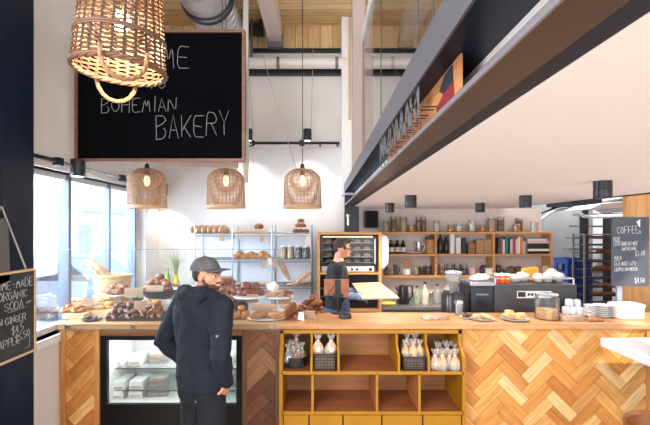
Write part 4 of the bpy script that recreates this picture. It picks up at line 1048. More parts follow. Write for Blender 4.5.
onrack('baguette', 281, 2, (0, 1.05, 0), 'long floured loaf leaning on the rack\'s third shelf', None, .8, dzv=.19)
onrack('baguette', 284, 2, (0, 1.15, .2), 'second floured loaf leaning behind the first on the third shelf', None, .75, dzv=.18)
onrack('baguette', 299, 2, (0, -.15, .1), 'long grey loaf lying at the end of the rack\'s third shelf', None, .75, dzv=.0)
onrack('bloaf', 304, 2, (0, -.6, .1), 'dark floured loaf propped up at the third shelf\'s end', None, .9, dzv=.07)
for px in (281, 304, 308): onrack('bloaf', px, 3, px, 'brown loaf on the rack\'s bottom shelf behind the dark pastries', 'loaves on the bottom shelf', 1.0)
tagm = M('paper tag', (214, 196, 180), .8)
for i, (px, py, h, m) in enumerate(((222, 234, 7, kraft), (262, 235, 7, kraft), (264, 260, 8, kraft), (231, 240, 7, tagm), (270, 258, 7, tagm), (274, 262, 7, M('red check tag', (176, 120, 126), .8)), (308, 236, 8, tagm))):
    tag(MB().box(wx(px - 2, DR) , wx(px + 2, DR), DR - .018, DR - .012, wz(py + h, DR), wz(py, DR)).build('shelf_tag', m, loc=(wx(px, DR), DR - .015, wz(py + h, DR)), smooth=0),
        ['brown tag hung from the rack\'s top shelf under the loaf row', 'brown tag hung from the rack\'s top shelf under the scone', 'brown tag hung from the second shelf above the stand', 'pale tag on the rack upright by the loaf row', 'pale tag on the middle upright\'s second shelf', 'reddish tag on the middle upright', 'pale tag on the rack\'s top shelf under the bun pyramid'][i], 'tag')
# vase of grasses and green bottle on a sill board behind the shopper
t = thing('sill_cupboard', 'white low cupboard against the back wall behind the bread', 'cupboard', (wx(178, 5.45), 5.45, 0))
MB().box(wx(166, 5.3), wx(194, 5.3), 5.3, 5.72, 0, wz(291, 5.3)).build('body', white_wall, t, smooth=0, bevel=.004)
MB().box(wx(165, 5.3), wx(194.3, 5.3), 5.27, 5.73, wz(291, 5.3), wz(289, 5.3)).build('top', M('white gloss trim', (236, 236, 238)), t, smooth=0)
zc = wz(289, 5.3)
t = thing('grass_vase', 'yellow vase of feathery green grasses behind the shopper\'s cap', 'vase', (wx(176, 5.45), 5.45, zc))
MB().lathe([(.035, 0), (.045, .02), (.04, .09), (.026, .14), (.034, .17), (.03, .17)], (wx(176, 5.45), 5.45, zc), 18).build('vase', M('yellow glaze', (214, 196, 60), .25), t)
mb = MB()
for k in range(46):
    a = RB.uniform(0, 6.28); s_ = RB.uniform(.03, .17); h = RB.uniform(.3, .5)
    x0, y0_ = wx(176, 5.45), 5.45
    mb.tube([(x0, y0_, zc + .12), (x0 + s_ * .3 * math.cos(a), y0_ + s_ * .3 * math.sin(a), zc + .12 + h * .5), (x0 + s_ * math.cos(a), y0_ + s_ * math.sin(a) * .6, zc + h)], [.003, .0026, .001], 4)
mb.build('grass', M('feather grass', (150, 164, 116), .8), t)
tag(MB().lathe([(.034, 0), (.036, .01), (.036, .15), (.014, .2), (.014, .25)], (wx(167.5, 5.4), 5.4, zc), 16).build('glass_bottle', M('green bottle', (110, 170, 70), .1), loc=(wx(167.5, 5.4), 5.4, zc)), 'green glass bottle beside the vase of grasses', 'bottle')

# ================================================================ BAGS IN THE YELLOW SHELVES, BOXES IN THE FRIDGE
film = glass('cellophane', (244, 244, 244), .15, amount=1.6, haze=.24)
def bag_kind(fill, r=.046, h=.165, name='bread_bag'):
    t = thing(name, '', 'bag')
    mb = MB().ball((0, 0, r * 1.15), (r, r * .85, r * 1.15), 16, 10, bottom=-r * 1.1, wob=.12, seed=3, ws=20); mb.build('bread', fill, t, local=True)
    mb = MB(); prof = [(r * .95, .002), (r * 1.08, .02), (r * 1.1, r * 1.1), (r * .75, r * 1.9), (r * .22, h * .72), (r * .5, h * .86), (r * .75, h)]
    prev = None
    for (rr, z) in prof:
        cur = []
        for k in range(22):
            a = 2 * PI * k / 22; q = rr * (1 + .14 * math.sin(k * 2.4 + z * 40) )
            cur.append(mb.vert((q * math.cos(a), q * .85 * math.sin(a), z + (.012 * math.sin(k * 1.9) if z == h else 0))))
        if prev:
            for k in range(22): mb.face([prev[k], prev[(k + 1) % 22], cur[(k + 1) % 22], cur[k]])
        prev = cur
    mb.build('film', film, t, local=True)
    MB().tube([(r * .25 * math.cos(2 * PI * k / 14), r * .22 * math.sin(2 * PI * k / 14), h * .70) for k in range(14)], .004, 5, closed=True).build('tie', M('white tie', (230, 230, 235), .5), t, local=True)
    MB().lathe([(.001, 0), (.02, 0), (.02, .002)], (0, 0, 0), 14).build('sticker', M('blue white sticker', (196, 210, 230), .4), t, local=True).matrix_local = Matrix.Translation((0, -r * 1.0, r * 1.25)) @ Matrix.Rotation(PI / 2, 4, 'X')
    return t
kb = Kind(bag_kind(pale)); kd = Kind(bag_kind(brown, .036, .15, 'granola_bag'))
YS = 3.56; zs = ZB
def basket(px0, px1, h, d0, d1, m, label, name, wire):
    x0, x1 = wx(px0, d0), wx(px1, d0); xc = (x0 + x1) / 2
    t = thing(name, label, 'basket', (xc, (d0 + d1) / 2, zs))
    mb = MB()
    if wire:
        for j in range(6):
            z = zs + .004 + h * j / 5
            mb.tube([(x0, d0, z), (x1, d0, z), (x1, d1, z), (x0, d1, z)], .0028 if j < 5 else .005, 5, closed=True)
        for k in range(17):
            x = x0 + (x1 - x0) * k / 16; mb.tube([(x, d0, zs + .003), (x, d0, zs + h)], .002, 4); mb.tube([(x, d1, zs + .003), (x, d1, zs + h)], .002, 4)
        mb.build('wire', m, t)
        MB().box(x0 + .01, x1 - .01, d0 + .012, d1 - .01, zs + .004, zs + h * .8).build('paper_lining', M('grey kraft lining', (168, 150, 138), .8, c2=(140, 122, 112), scale=30), t, smooth=0, bevel=.01)
    else:
        mb.m = Matrix.Translation((xc, (d0 + d1) / 2, zs)) @ Matrix.Diagonal(((x1 - x0) / 2, (d1 - d0) / 2, 1, 1))
        weave(mb, [(.9 + .1 * j / 7, .006 + h * j / 7) for j in range(8)], 20, 2, .006, 0, .03); mb.build('weave', m, t)
        MB().box(x0 + .03, x1 - .03, d0 + .03, d1 - .03, zs + .004, zs + h * .5).build('base', blackt, t, smooth=0)
    return zs + h * (.8 if wire else .5), xc
z, xc = basket(281.5, 307, .075, 3.46, 3.66, blackt, 'low black basket of granola bags in the yellow unit\'s first cubby', 'black_basket', False)
for i, (ox, oy, oz, rz) in enumerate(((-.055, -.05, 0, .2), (-.02, .0, .01, 1), (.03, -.05, .0, 2), (.06, .0, 0, 3), (.01, .04, .035, 4), (-.05, .04, .01, 5))):
    kd.put((xc + ox, 3.56 + oy, z + .002 + oz), rz, 'knotted clear bag of dark granola in the low black basket', 'granola bags in the black basket', [1, 1.05, .95, 1, 1.3, 1][i])
z, xc = basket(312.8, 336.5, .125, 3.43, 3.66, M('dark basket wire', (70, 66, 68), .4, .6), 'wire basket with bagged round loaves in the yellow unit\'s second cubby', 'wire_basket', True)
for i, (ox, oy) in enumerate(((-.055, -.05), (.055, -.05))):
    kb.put((xc + ox, 3.55 + oy, z + .002), i * .05, ['knotted clear bag of pale round bread, nearer the black basket', 'knotted clear bag of pale round bread, nearer the empty cubby'][i], 'bagged breads in the second cubby', 1.05)
z, xc = basket(403.5, 426.5, .10, 3.43, 3.66, M('dark basket wire', (70, 66, 68)), 'wire basket of film-wrapped loaves beside the wide empty cubby', 'wire_basket', True)
for i, (ox, oy, sc) in enumerate(((-.06, -.03, .85), (.0, -.05, .9), (.06, -.03, .85), (-.03, .05, 1.15), (.04, .05, 1.1))):
    kb.put((xc + ox, 3.55 + oy, z + .002), 1 + i, 'crinkled clear bag of bread in the wire basket past the empty cubby', 'bagged breads in the wire basket past the empty cubby', sc)
for i, (px, dd, sc) in enumerate(((435, 3.46, .95), (442, 3.44, 1.0), (449.5, 3.47, .9), (455, 3.44, 1.0), (438, 3.58, 1.1), (447, 3.58, 1.15), (455, 3.58, 1.1))):
    kb.put((wx(px, dd), dd, zs + .002), i * 1.3, 'clear bag of round rolls standing in the yellow unit\'s last cubby', 'bags of rolls in the last cubby', sc)
# fridge contents
box_w = M('white card box', (236, 236, 232), .5); clam = glass('clear clamshell', (236, 242, 240), .05, amount=1.5, haze=.22)
def fbox(px, d, z, w, dp, h, label, group):
    x = wx(px, d)
    t = thing('food_box', label, 'box', (x, d, z), 0, group)
    MB().prism([(-w, 0), (w, 0), (w * .96, h), (-w * .96, h)], 'Y', -dp, dp).build('carton', box_w, t, local=True, smooth=0, bevel=.003)
    MB().box(-w * .8, w * .8, -dp - .002, -dp + .001, h * .1, h * .42).build('label_strip', M('beige label', (196, 186, 166), .6), t, local=True, smooth=0)
def sandwich(px, d, z, w, label, group):
    x = wx(px, d); t = thing('sandwich_pack', label, 'sandwich', (x, d, z), .1, group)
    MB().box(-w, w, -.05, .05, .004, .028).build('bread', flour, t, local=True, smooth=0, bevel=.008)
    MB().ball((0, 0, .034), (w * .98, .052, .014), 18, 8, wob=.5, seed=int(px), ws=30).build('salad', M('salad leaves', (96, 122, 62), .6, c2=(196, 160, 120), scale=60), t, local=True)
    MB().box(-w, w, -.05, .05, .044, .068).build('top_slice', flour, t, local=True, smooth=0, bevel=.008)
    MB().prism([(-w - .012, 0), (w + .012, 0), (w + .004, .085), (-w - .004, .085)], 'Y', -.065, .065).build('clear_pack', clam, t, local=True, smooth=0)
g1 = 'white cartons in the display fridge'; g2 = 'sandwich packs in the display fridge'
fz0 = gz0 - .004
for px, lab in ((121, 'white carton at the near end of the fridge\'s upper shelf'), (139, 'white carton in the middle of the fridge\'s upper shelf')): fbox(px, 3.84, SH[0], .055, .10, .075, lab, g1)
for px, d, lab in ((123, 3.78, 'white carton at the near end of the fridge\'s middle shelf'), (141, 3.80, 'white carton in the middle of the fridge\'s middle shelf')): fbox(px, d, SH[1], .06, .11, .072, lab, g1)
for px, d, lab in ((121, 3.76, 'white carton at the near end of the fridge floor'), (140, 3.78, 'white carton in the middle of the fridge floor')): fbox(px, d, fz0, .06, .1, .07, lab, g1)
sandwich(158, 3.78, SH[1], .075, 'filled sandwich in a clear pack on the fridge\'s middle shelf by the shopper', g2)
sandwich(158, 3.78, fz0, .08, 'filled sandwich in a clear pack on the fridge floor by the shopper', g2)
sandwich(158, 3.86, SH[0], .07, 'filled sandwich in a clear pack on the fridge\'s upper shelf', g2)
for px, lvl in ((215, SH[0]), (228, SH[0]), (215, SH[1]), (228, SH[1]), (218, fz0)): fbox(px, 3.86, lvl, .05, .09, .07, 'white carton in the fridge on the yellow-unit side of the shopper', 'cartons at the fridge\'s far side')

# ================================================================ KITCHEN BEHIND THE BAR
shw = wood('kitchen shelf oak', (190, 132, 78), (214, 160, 104), 'X', 8, .5)
DS = 5.95; DM = 6.05
bk = thing('wall_bookcase', 'wide oak wall bookcase of three bays holding jars, bottles and books', 'bookcase', (wx(467, DS), 6.1, wz(277.5, DS)))
bx0, bx1 = wx(381.5, DS), wx(552.5, DS)
SZ = [wz(231.8, DS), wz(254, DS), wz(275.5, DS)]
for z in SZ: MB().box(bx0, bx1, DS, 6.195, z - .034, z).build('shelf', shw, bk, smooth=0, bevel=.002)
for px in (382.5, 436, 494, 551.5):
    x = wx(px, DS); MB().box(x - .014, x + .014, DS + .002, 6.195, SZ[2], SZ[0] - .034).build('divider', shw, bk, smooth=0)
def on(lvl): return SZ[lvl] + .002
JG = 'glass jars along the bookcase top'
grain = [M('pasta', (206, 178, 138), .7), M('apricot fruit', (222, 140, 40), .6), M('spice brown', (140, 100, 70), .7), M('white flour', (226, 216, 204), .8), M('dark seeds', (70, 56, 50), .8)]
lidm = M('jar lid steel', (196, 190, 180), .35, .6)
tops = [(386, 5.6, 11, 0), (393.5, 6.6, 15.5, 2), (403.5, 7, 15.5, 0), (411.5, 6.5, 7.5, 1), (418.5, 5.2, 15.5, 2), (423.8, 5.0, 15.5, 2), (436.5, 6.6, 11.5, 3), (450.8, 6.4, 7.5, 1), (459.3, 6.4, 7.5, 3), (472, 7.4, 11.5, 3), (482.5, 6.6, 7.5, 1), (491.7, 7.4, 14.5, 0), (500.5, 7, 15.5, 2), (516.5, 7, 7.5, 1), (519, 7, 14, 2), (534, 7.4, 11, 3)]
what = ['pasta', 'apricots', 'brown spice', 'white flour', 'seeds']
ordl = ['at the oven end', 'second from the oven end', 'third from the oven end', 'squat, fourth from the oven end', 'tall, before the first upright', 'tall, over the barrel', 'over the first upright', 'squat, over the dark bottles', 'squat, over the white binders', 'over the dark binder', 'squat, over the brown boxes', 'tall, over the second upright', 'tall, over the first books', 'squat, over the orange book', 'tall, behind the squat apricot jar', 'at the bookcase\'s far end']
for (px, w, h, f), o_ in zip(tops, ordl):
    y = 6.06 if o_.startswith('tall, behind') is False else 6.15
    jar('storage_jar', (wx(px, y), y, on(0)), w / 2 * y / F, h * y / F, 'glass jar of %s on the bookcase top, %s' % (what[f], o_), JG, grain[f], .72)
def bottle(px, w, h, lvl, m, lab, label, group=None, y=DM, labelm=None):
    r = w / 2 * y / F; H_ = h * y / F; c = (wx(px, y), y, on(lvl))
    t = thing('storage_bottle', label, 'bottle', c, 0, group)
    MB().lathe([(r * .95, 0), (r, .006), (r, H_ * .66), (r * .4, H_ * .84), (r * .36, H_), (r * .1, H_)], c, 16).build('glass', m, t)
    if lab: MB().lathe([(r * 1.03, H_ * .12), (r * 1.03, H_ * .48)], c, 16, cap=False).build('paper_label', M('white label', (226, 222, 216), .7), t)
    MB().lathe([(r * .45, H_ * .93), (r * .45, H_ * 1.01)], c, 12).build('cap', black_steel, t)
dkg = M('dark glass', (38, 30, 28), .15)
for i, px in enumerate((391.5, 397.2, 403)): bottle(px, 5.2, 13, 1, dkg, True, ['dark bottle with a white label on the middle shelf, nearest the oven', 'dark bottle with a white label on the middle shelf, between two alike', 'dark bottle with a white label on the middle shelf, before the white plate'][i], 'labelled dark bottles')
for i, px in enumerate((440.2, 446)): bottle(px, 5.2, 19 if i == 0 else 17, 1, dkg, False, ['tall plain dark bottle next to the bookcase upright', 'plain dark bottle next to the white binders'][i], 'plain dark bottles')
def rbox(name, px0, px1, h, lvl, m, label, cat, group=None, y=DM, dp=.09, bev=.004, loc0=0.0):
    x0, x1 = wx(px0, y), wx(px1, y); z = on(lvl) + loc0
    return tag(MB().box(x0, x1, y - dp * .6, y + dp, z, z + h * y / F).build(name, m, loc=((x0 + x1) / 2, y, z), smooth=0, bevel=bev), label, cat, group)
# middle shelf
z = on(1)
tag(MB().lathe([(.04, 0), (.115, .012), (.12, .02), (.05, .01)], (wx(414, DM), DM, z), 26).build('plate', white, loc=(wx(414, DM), DM, z)), 'white plate lying on the middle shelf beside the labelled bottles', 'plate')
t = thing('steel_jug', 'steel jug with a spout standing on the white plate', 'jug', (wx(418.5, DM), DM, z + .02))
MB().lathe([(.045, 0), (.05, .01), (.04, .10), (.043, .15), (.04, .15)], (wx(418.5, DM), DM, z + .02), 18).build('body', M('jug steel', (190, 190, 194), .25, .9), t)
MB().tube([(wx(418.5, DM) + .04, DM, z + .14), (wx(418.5, DM) + .085, DM, z + .12), (wx(418.5, DM) + .08, DM, z + .06), (wx(418.5, DM) + .045, DM, z + .04)], .006, 6).build('handle', M('jug steel', (190, 190, 194), .25, .9), t)
t = thing('canister', 'round tan canister with a dark lid on the middle shelf', 'canister', (wx(430, DM), DM, z))
MB().lathe([(.06, 0), (.065, .01), (.065, .20)], (wx(430, DM), DM, z), 20).build('body', M('tan kraft tube', (196, 146, 92), .6), t)
MB().lathe([(.068, .20), (.068, .235), (.05, .245)], (wx(430, DM), DM, z), 20).build('lid', M('dark lid', (54, 40, 34), .5), t)
rbox('binder', 449, 453.4, 19.5, 1, M('white plastic', (232, 230, 228), .5), 'tall white binder beside the plain dark bottles', 'binder')
rbox('binder', 455, 459.6, 16, 1, M('white plastic', (232, 230, 228)), 'shorter white binder beside the black one', 'binder')
rbox('binder', 460.6, 465, 15.5, 1, blackt, 'black binder beside the brown boxes', 'binder')
rbox('gift_box', 467, 474, 10.5, 1, M('brown gift box', (150, 110, 76), .7), 'small brown box beside the black binder', 'box')
rbox('gift_box', 475, 482.5, 14, 1, M('kraft gift box', (176, 138, 98), .7), 'tall kraft box in the pair by the second upright, nearer the small box', 'box')
rbox('gift_box', 483, 490.5, 14, 1, M('kraft gift box', (176, 138, 98), .7), 'tall kraft box in the pair, touching distance from the second upright', 'box')
bc = [((70, 74, 84), 15.5, 3.0, 'dark grey'), ((196, 92, 84), 16, 1.9, 'red'), ((226, 226, 226), 14, 1.8, 'thin white'), ((34, 120, 112), 16.5, 3.4, 'teal'), ((42, 46, 56), 16, 2.0, 'black'), ((200, 202, 204), 14.5, 2.6, 'light grey'), ((188, 60, 66), 15.5, 2.8, 'crimson'), ((226, 214, 200), 14.5, 2.2, 'cream'), ((234, 232, 230), 16.5, 2.2, 'tall white'), ((226, 128, 40), 17, 2.8, 'orange'), ((206, 198, 206), 12.5, 2.0, 'lilac white'), ((150, 140, 160), 12.5, 1.8, 'grey lilac')]
px = 496.3
for i, (c_, h, w, nm) in enumerate(bc):
    y = DM; x0, x1 = wx(px, y), wx(px + w - .25, y); z = on(1)
    t = thing('book', '%s book standing upright on the bookcase beside its neighbours' % nm, 'book', ((x0 + x1) / 2, y, z), 0, 'upright books in the far bay')
    MB().box(x0, x0 + .002, y - .06, y + .1, z, z + h * y / F).box(x1 - .002, x1, y - .06, y + .1, z, z + h * y / F).box(x0, x1, y - .062, y - .06, z, z + h * y / F).build('cover', M('book ' + nm, c_, .6), t, smooth=0)
    MB().box(x0 + .0022, x1 - .0022, y - .058, y + .095, z + .004, z + h * y / F - .004).build('pages', M('paper pages', (224, 216, 200), .9), t, smooth=0)
    px += w
zz = on(1)
for i, (c_, h, w, nm) in enumerate((((32, 34, 38), 2.6, 24, 'bottom black'), ((236, 234, 232), 2.2, 23, 'white second-lowest'), ((40, 42, 48), 3.0, 22.5, 'thick black third'), ((30, 32, 36), 2.4, 21, 'black fourth'), ((214, 196, 190), 2.6, 22, 'rose fifth'), ((224, 220, 220), 2.0, 20, 'pale top'))):
    y = DM; x0 = wx(525.5, y); x1 = x0 + w * y / F * .96
    t = thing('book', '%s book of the lying stack at the end of the bookcase' % nm, 'book', ((x0 + x1) / 2, y, zz), 0, 'books lying in a stack')
    hh_ = h * y / F
    MB().box(x0, x1, y - .06, y + .1, zz, zz + .002).box(x0, x1, y - .06, y + .1, zz + hh_ - .004, zz + hh_ - .001).box(x0, x1, y - .062, y - .06, zz, zz + hh_ - .001).build('cover', M('lying book ' + nm, c_, .6), t, smooth=0)
    MB().box(x0 + .004, x1 - .004, y - .058, y + .095, zz + .0022, zz + hh_ - .0042).build('pages', M('paper pages', (224, 216, 200)), t, smooth=0)
    zz += hh_
# lower shelf
z = on(2)
def mug(px, r, h, m, label, y=DM, name='mug', lvl=2, handle=True, group=None):
    c = (wx(px, y), y, on(lvl))
    t = thing(name, label, 'cup', c, 0, group)
    MB().lathe([(r * .8, 0), (r * .95, .008), (r, h), (r * .92, h), (r * .85, .02), (.01, .012)], c, 18).build('body', m, t)
    if handle: MB().tube([(c[0] + r * .95, y, c[2] + h * .8), (c[0] + r * 1.6, y, c[2] + h * .7), (c[0] + r * 1.5, y, c[2] + h * .3), (c[0] + r * .9, y, c[2] + h * .2)], .006, 6).build('handle', m, t)
stl = M('jug steel', (190, 190, 194), .25, .9)
mug(388, .036, .12, stl, 'steel milk jug on the lowest shelf, nearest the oven')
mug(395.5, .036, .14, M('dark glaze mug', (90, 84, 84), .4), 'dark mug beside the steel milk jug on the lowest shelf')
t = thing('utensil_crock', 'white crock of wooden spoons on the lowest shelf', 'crock', (wx(407, DM), DM, z))
MB().lathe([(.05, 0), (.055, .01), (.058, .09), (.052, .09), (.05, .02)], (wx(407, DM), DM, z), 20).build('crock', white, t)
for k, a in enumerate((-.25, -.12, .02, .14, .26)):
    x0 = wx(407, DM)
    MB().tube([(x0 + a * .08, DM, z + .03), (x0 + a * .2, DM + .01 * k - .02, z + .17)], .006, 6).ball((x0 + a * .22, DM + .01 * k - .02, z + .19), (.018, .008, .028), 10, 6).build('wooden_spoon', wood('spoon wood', (186, 130, 80), (206, 154, 104), 'Z'), t)
for i, (px, w, h, f) in enumerate(((416, 5, 9, 0), (421.5, 5, 9.5, 4), (428, 6, 11, 4))):
    jar('storage_jar', (wx(px, DM), DM, z), w / 2 * DM / F, h * DM / F, ['small jar of pasta beside the spoon crock', 'small jar of seeds beside the pasta jar', 'bigger jar of seeds against the bookcase upright'][i], 'small jars by the crock', grain[f], .7)
for i, (px, f) in enumerate(((441.8, 2), (449.5, 2), (457, 4), (464, 4))):
    jar('storage_jar', (wx(px, DM), DM, z), 3.4 * DM / F, 11.5 * DM / F, ['round jar of brown spice on the lowest shelf, by the upright', 'round jar of brown spice on the lowest shelf, next to the seeds', 'round jar of dark seeds on the lowest shelf, next to the spice', 'round jar of dark seeds on the lowest shelf, next to the flowery cup'][i], 'round jars on the lowest shelf', grain[f], .5)
mug(472, .05, .10, M('pink white glaze', (214, 150, 176), .4, c2=(236, 232, 234), scale=18), 'pink and white flowered bowl on the lowest shelf', handle=False, name='bowl')
tag(MB().ball((wx(483.5, DM), DM, z + .06), (.055, .05, .07), 16, 10, bottom=-.06, wob=.5, seed=9, ws=18).build('cloth_bag', M('plum cloth', (92, 62, 104), .8, c2=(52, 44, 60), scale=16), loc=(wx(483.5, DM), DM, z)), 'plum coloured cloth bag on the lowest shelf', 'bag')
rbox('napkin_box', 485.5, 492.5, 7, 2, M('white plastic', (232, 230, 228)), 'small white box against the second upright on the lowest shelf', 'box', y=5.99, dp=.04)
for i, (px, w, h, f) in enumerate(((498.5, 5, 11, 4), (505, 5, 6, 2))):
    jar('storage_jar', (wx(px, DM), DM, z), w / 2 * DM / F, h * DM / F, ['jar of dark seeds on the lowest shelf of the book bay', 'squat jar of brown spice on the lowest shelf of the book bay'][i], 'jars in the book bay', grain[f], .8)
for i, px in enumerate((510, 517, 521)): tag(MB().ball((wx(px, DM), DM + .03 * i, z + .05), (.06, .05, .06), 14, 10, bottom=-.05, wob=.5, seed=20 + i, ws=18).build('paper_bag', M('olive paper', (128, 108, 78), .8, c2=(74, 62, 52), scale=14), loc=(wx(px, DM), DM, z)), ['olive paper bag beside the squat jar on the lowest shelf', 'olive paper bag between two others on the lowest shelf', 'olive paper bag behind the orange box'][i], 'bag', 'olive paper bags')
rbox('card_box', 541, 548, 9, 2, M('cream card box', (214, 202, 178), .7), 'cream box at the far end of the lowest shelf', 'box')
# speaker on the wall
t = thing('wall_speaker', 'small black loudspeaker on the wall above the oven', 'speaker', (wx(371, 6.1), 6.1, wz(228, 6.1)))
MB().box(wx(364, 6.1), wx(378, 6.1), 6.02, 6.19, wz(228, 6.1), wz(211, 6.1)).build('cabinet', M('speaker black', (26, 27, 30), .5), t, smooth=0, bevel=.02)
MB().box(wx(365.5, 6.1), wx(376.5, 6.1), 6.012, 6.02, wz(226.5, 6.1), wz(212.5, 6.1)).build('grille', M('speaker cloth', (18, 19, 22), .9), t, smooth=0, bevel=.004)
# oven cabinet
DO = 5.40
oc = thing('oven_cabinet', 'oak framed cabinet holding the glass-fronted oven', 'cabinet', (wx(350, DO), DO, 0))
ox0, ox1, oz1 = wx(317.5, DO), wx(381.5, DO), wz(232, DO)
fw = .033
mb = MB().box(ox0, ox1, DO, 5.56, oz1 - fw, oz1).box(ox0, ox0 + fw, DO, 5.56, 0, oz1 - fw).box(ox1 - fw, ox1, DO, 5.56, 0, oz1 - fw)
mb.build('carcass', shw, oc, smooth=0)
for py in (272.5, 310): MB().box(ox0 + fw, ox1 - fw, DO, 5.56, wz(py + 2, DO), wz(py, DO)).build('shelf', shw, oc, smooth=0)
MB().box(ox0 + fw, ox1 - fw, 5.555, 5.57, 0, oz1 - fw).build('back', M('dark cabinet back', (44, 42, 42), .7), oc, smooth=0)
for py in (289, 297): MB().box(ox0 + fw, ox1 - fw, DO + .02, 5.55, wz(py + .8, DO), wz(py, DO)).build('tray_runner', M('dull tray', (92, 92, 94), .4, .6), oc, smooth=0)
ov = thing('oven', 'stainless oven with a glass door and racks, in the oak cabinet', 'oven', (wx(349, DO), DO, wz(272.3, DO)))
o0, o1, oz0, ozt = wx(321, DO), wx(376.5, DO), wz(272.2, DO), wz(235, DO)
sso = M('oven steel', (196, 192, 186), .3, .7)
MB().box(o0, o1, DO + .02, DO + .03, wz(266.5, DO), wz(264.5, DO)).box(o0, o1, DO + .02, DO + .03, ozt - .02, ozt).box(o0, o0 + .025, DO + .02, DO + .03, oz0, ozt).box(o1 - .045, o1, DO + .02, DO + .03, oz0, ozt).build('door_frame', M('oven door black', (40, 42, 46), .3), ov, smooth=0)
MB().box(o0 + .01, o1 - .03, DO + .012, DO + .028, oz0 + .005, wz(266.5, DO)).build('control_panel', sso, ov, smooth=0, bevel=.002)
for px in (352, 357, 370.5): MB().tube([(wx(px, DO), DO + .012, wz(269.3, DO)), (wx(px, DO), DO - .012, wz(269.3, DO))], .016 if px < 360 else .022, 14).build('knob', M('black knob', (30, 30, 32), .4), ov)
MB().box(o1 - .028, o1 - .012, DO - .01, DO + .0, wz(264, DO), wz(239, DO)).build('handle', sso, ov, smooth=0, bevel=.004)
MB().box(o0 + .02, o1 - .04, DO + .022, DO + .026, wz(265, DO), ozt - .015).build('door_glass', glass('oven glass', (232, 232, 232), amount=.5), ov, smooth=0)
for py in (243, 250, 257, 263):
    mb = MB(); zz = wz(py, DO)
    for k in range(4): mb.tube([(o0 + .03, DO + .05 + .025 * k, zz), (o1 - .05, DO + .05 + .025 * k, zz)], .005, 6)
    for k in range(13): mb.tube([(o0 + .03 + (o1 - o0 - .08) * k / 12, DO + .05, zz), (o0 + .03 + (o1 - o0 - .08) * k / 12, 5.53, zz)], .003, 4)
    mb.build('rack', M('rack chrome', (200, 200, 204), .25, .8), ov)
    mb = MB()
    for k in range(5): mb.ball((o0 + .10 + .125 * k, DO + .085, zz + .02), (.046, .03, .022), 12, 8, bottom=-.015, wob=.2, seed=k)
    o_ = mb.build('baking_bread', flour, ov); o_['kind'] = 'stuff'
MB().box(o0 + .02, o1 - .04, DO + .06, DO + .07, ozt - .03, ozt - .022).build('oven_light', glow('oven light', (255, 226, 190), 3.0), ov, smooth=0)
mb = MB(); W_, H2 = wx(389, DO) - wx(382, DO), wz(234, DO) - wz(269, DO)
mb.prism([(0, 0), (W_ * .5, .02), (W_, .09), (W_, H2 - .07), (W_ * .6, H2 - .02), (0, H2)], 'Y', DO + .02, DO + .035)
for v in mb.v: v.x += wx(382, DO); v.z += wz(269, DO)
tag(mb.build('white_panel', M('white enamel panel', (206, 204, 202), .5), loc=(wx(385, DO), DO + .03, wz(269, DO)), bevel=.003), 'white rounded panel hung on the side of the oven cabinet', 'panel')
# steel back counter with kettle and bottles
t = thing('prep_counter', 'stainless prep counter against the kitchen wall below the bookcase', 'counter', (1.4, 5.8, 0))
ZC = wz(307, 5.45)
MB().box(wx(383, 5.45), wx(545, 5.45), 5.45, 6.19, ZC - .04, ZC).box(wx(383, 5.45), wx(545, 5.45), 6.17, 6.19, ZC, ZC + .08).build('steel_top', M('kitchen steel', (186, 182, 178), .3, .8), t, smooth=0, bevel=.003)
MB().box(wx(385, 5.45), wx(543, 5.45), 5.50, 6.15, 0.1, ZC - .04).build('cabinet_body', M('grey cabinet', (120, 120, 124), .5), t, smooth=0)
for a, c_ in ((386, 424), (425, 464), (465, 504)): MB().box(wx(a, 5.48), wx(c_, 5.48), 5.48, 5.50, .12, ZC - .06).build('door', M('grey cabinet door', (132, 132, 136), .45), t, smooth=0)
def at2(px, d=5.7): return (wx(px, d), d, ZC)
c = at2(403); t = thing('kettle', 'black and steel electric kettle on the prep counter', 'kettle', c)
MB().lathe([(.085, 0), (.085, .02), (.07, .2), (.055, .245), (.02, .255)], c, 22).build('body', M('kettle black steel', (60, 58, 60), .22, .7), t)
MB().tube([(c[0] + .055, c[1], c[2] + .24), (c[0] + .12, c[1], c[2] + .24), (c[0] + .13, c[1], c[2] + .12), (c[0] + .085, c[1], c[2] + .04)], .012, 8).build('handle', black_steel, t)
MB().tube([(c[0] - .06, c[1], c[2] + .17), (c[0] - .10, c[1], c[2] + .23)], [.022, .012], 10).build('spout', M('kettle black steel', (60, 58, 60)), t)
for i, (px, h, nm, m) in enumerate(((417, .23, 'green-grey', M('greenish bottle', (150, 156, 136), .2)), (425, .28, 'pale', M('pale bottle', (206, 196, 180), .25)), (437, .25, 'squat clear', glass('clear bottle', (226, 226, 218), amount=1.5, haze=.25)))):
    c = at2(px); t = thing('oil_bottle', '%s bottle standing on the steel prep counter beside the kettle' % nm, 'bottle', c, 0, 'bottles on the prep counter')
    MB().lathe([(.045, 0), (.05, .01), (.05, h * .6), (.018, h * .82), (.016, h)], c, 16).build('body', m, t); MB().lathe([(.02, h * .97), (.02, h * 1.05)], c, 12).build('cap', blackt, t)
c = at2(388, 5.55); tag(MB().ball((c[0], c[1], c[2] + .03), (.10, .06, .03), 18, 8, bottom=-.03, wob=.3, seed=5, ws=14).build('folded_cloth', M('yellow cloth', (206, 190, 70), .8), loc=c), 'folded yellow cloth on the prep counter next to the oven', 'cloth')
for i, px in enumerate((448, 452.5)):
    c = at2(px, 5.9); tag(MB().lathe([(.06, 0), (.064, .01), (.064, .17), (.02, .22)], c, 18).build('tin', M('pale tin', (196, 190, 182), .4), loc=c), ['pale tin on the prep counter, behind the glass grinder', 'pale tin on the prep counter, nearer the black grinder'][i], 'tin')

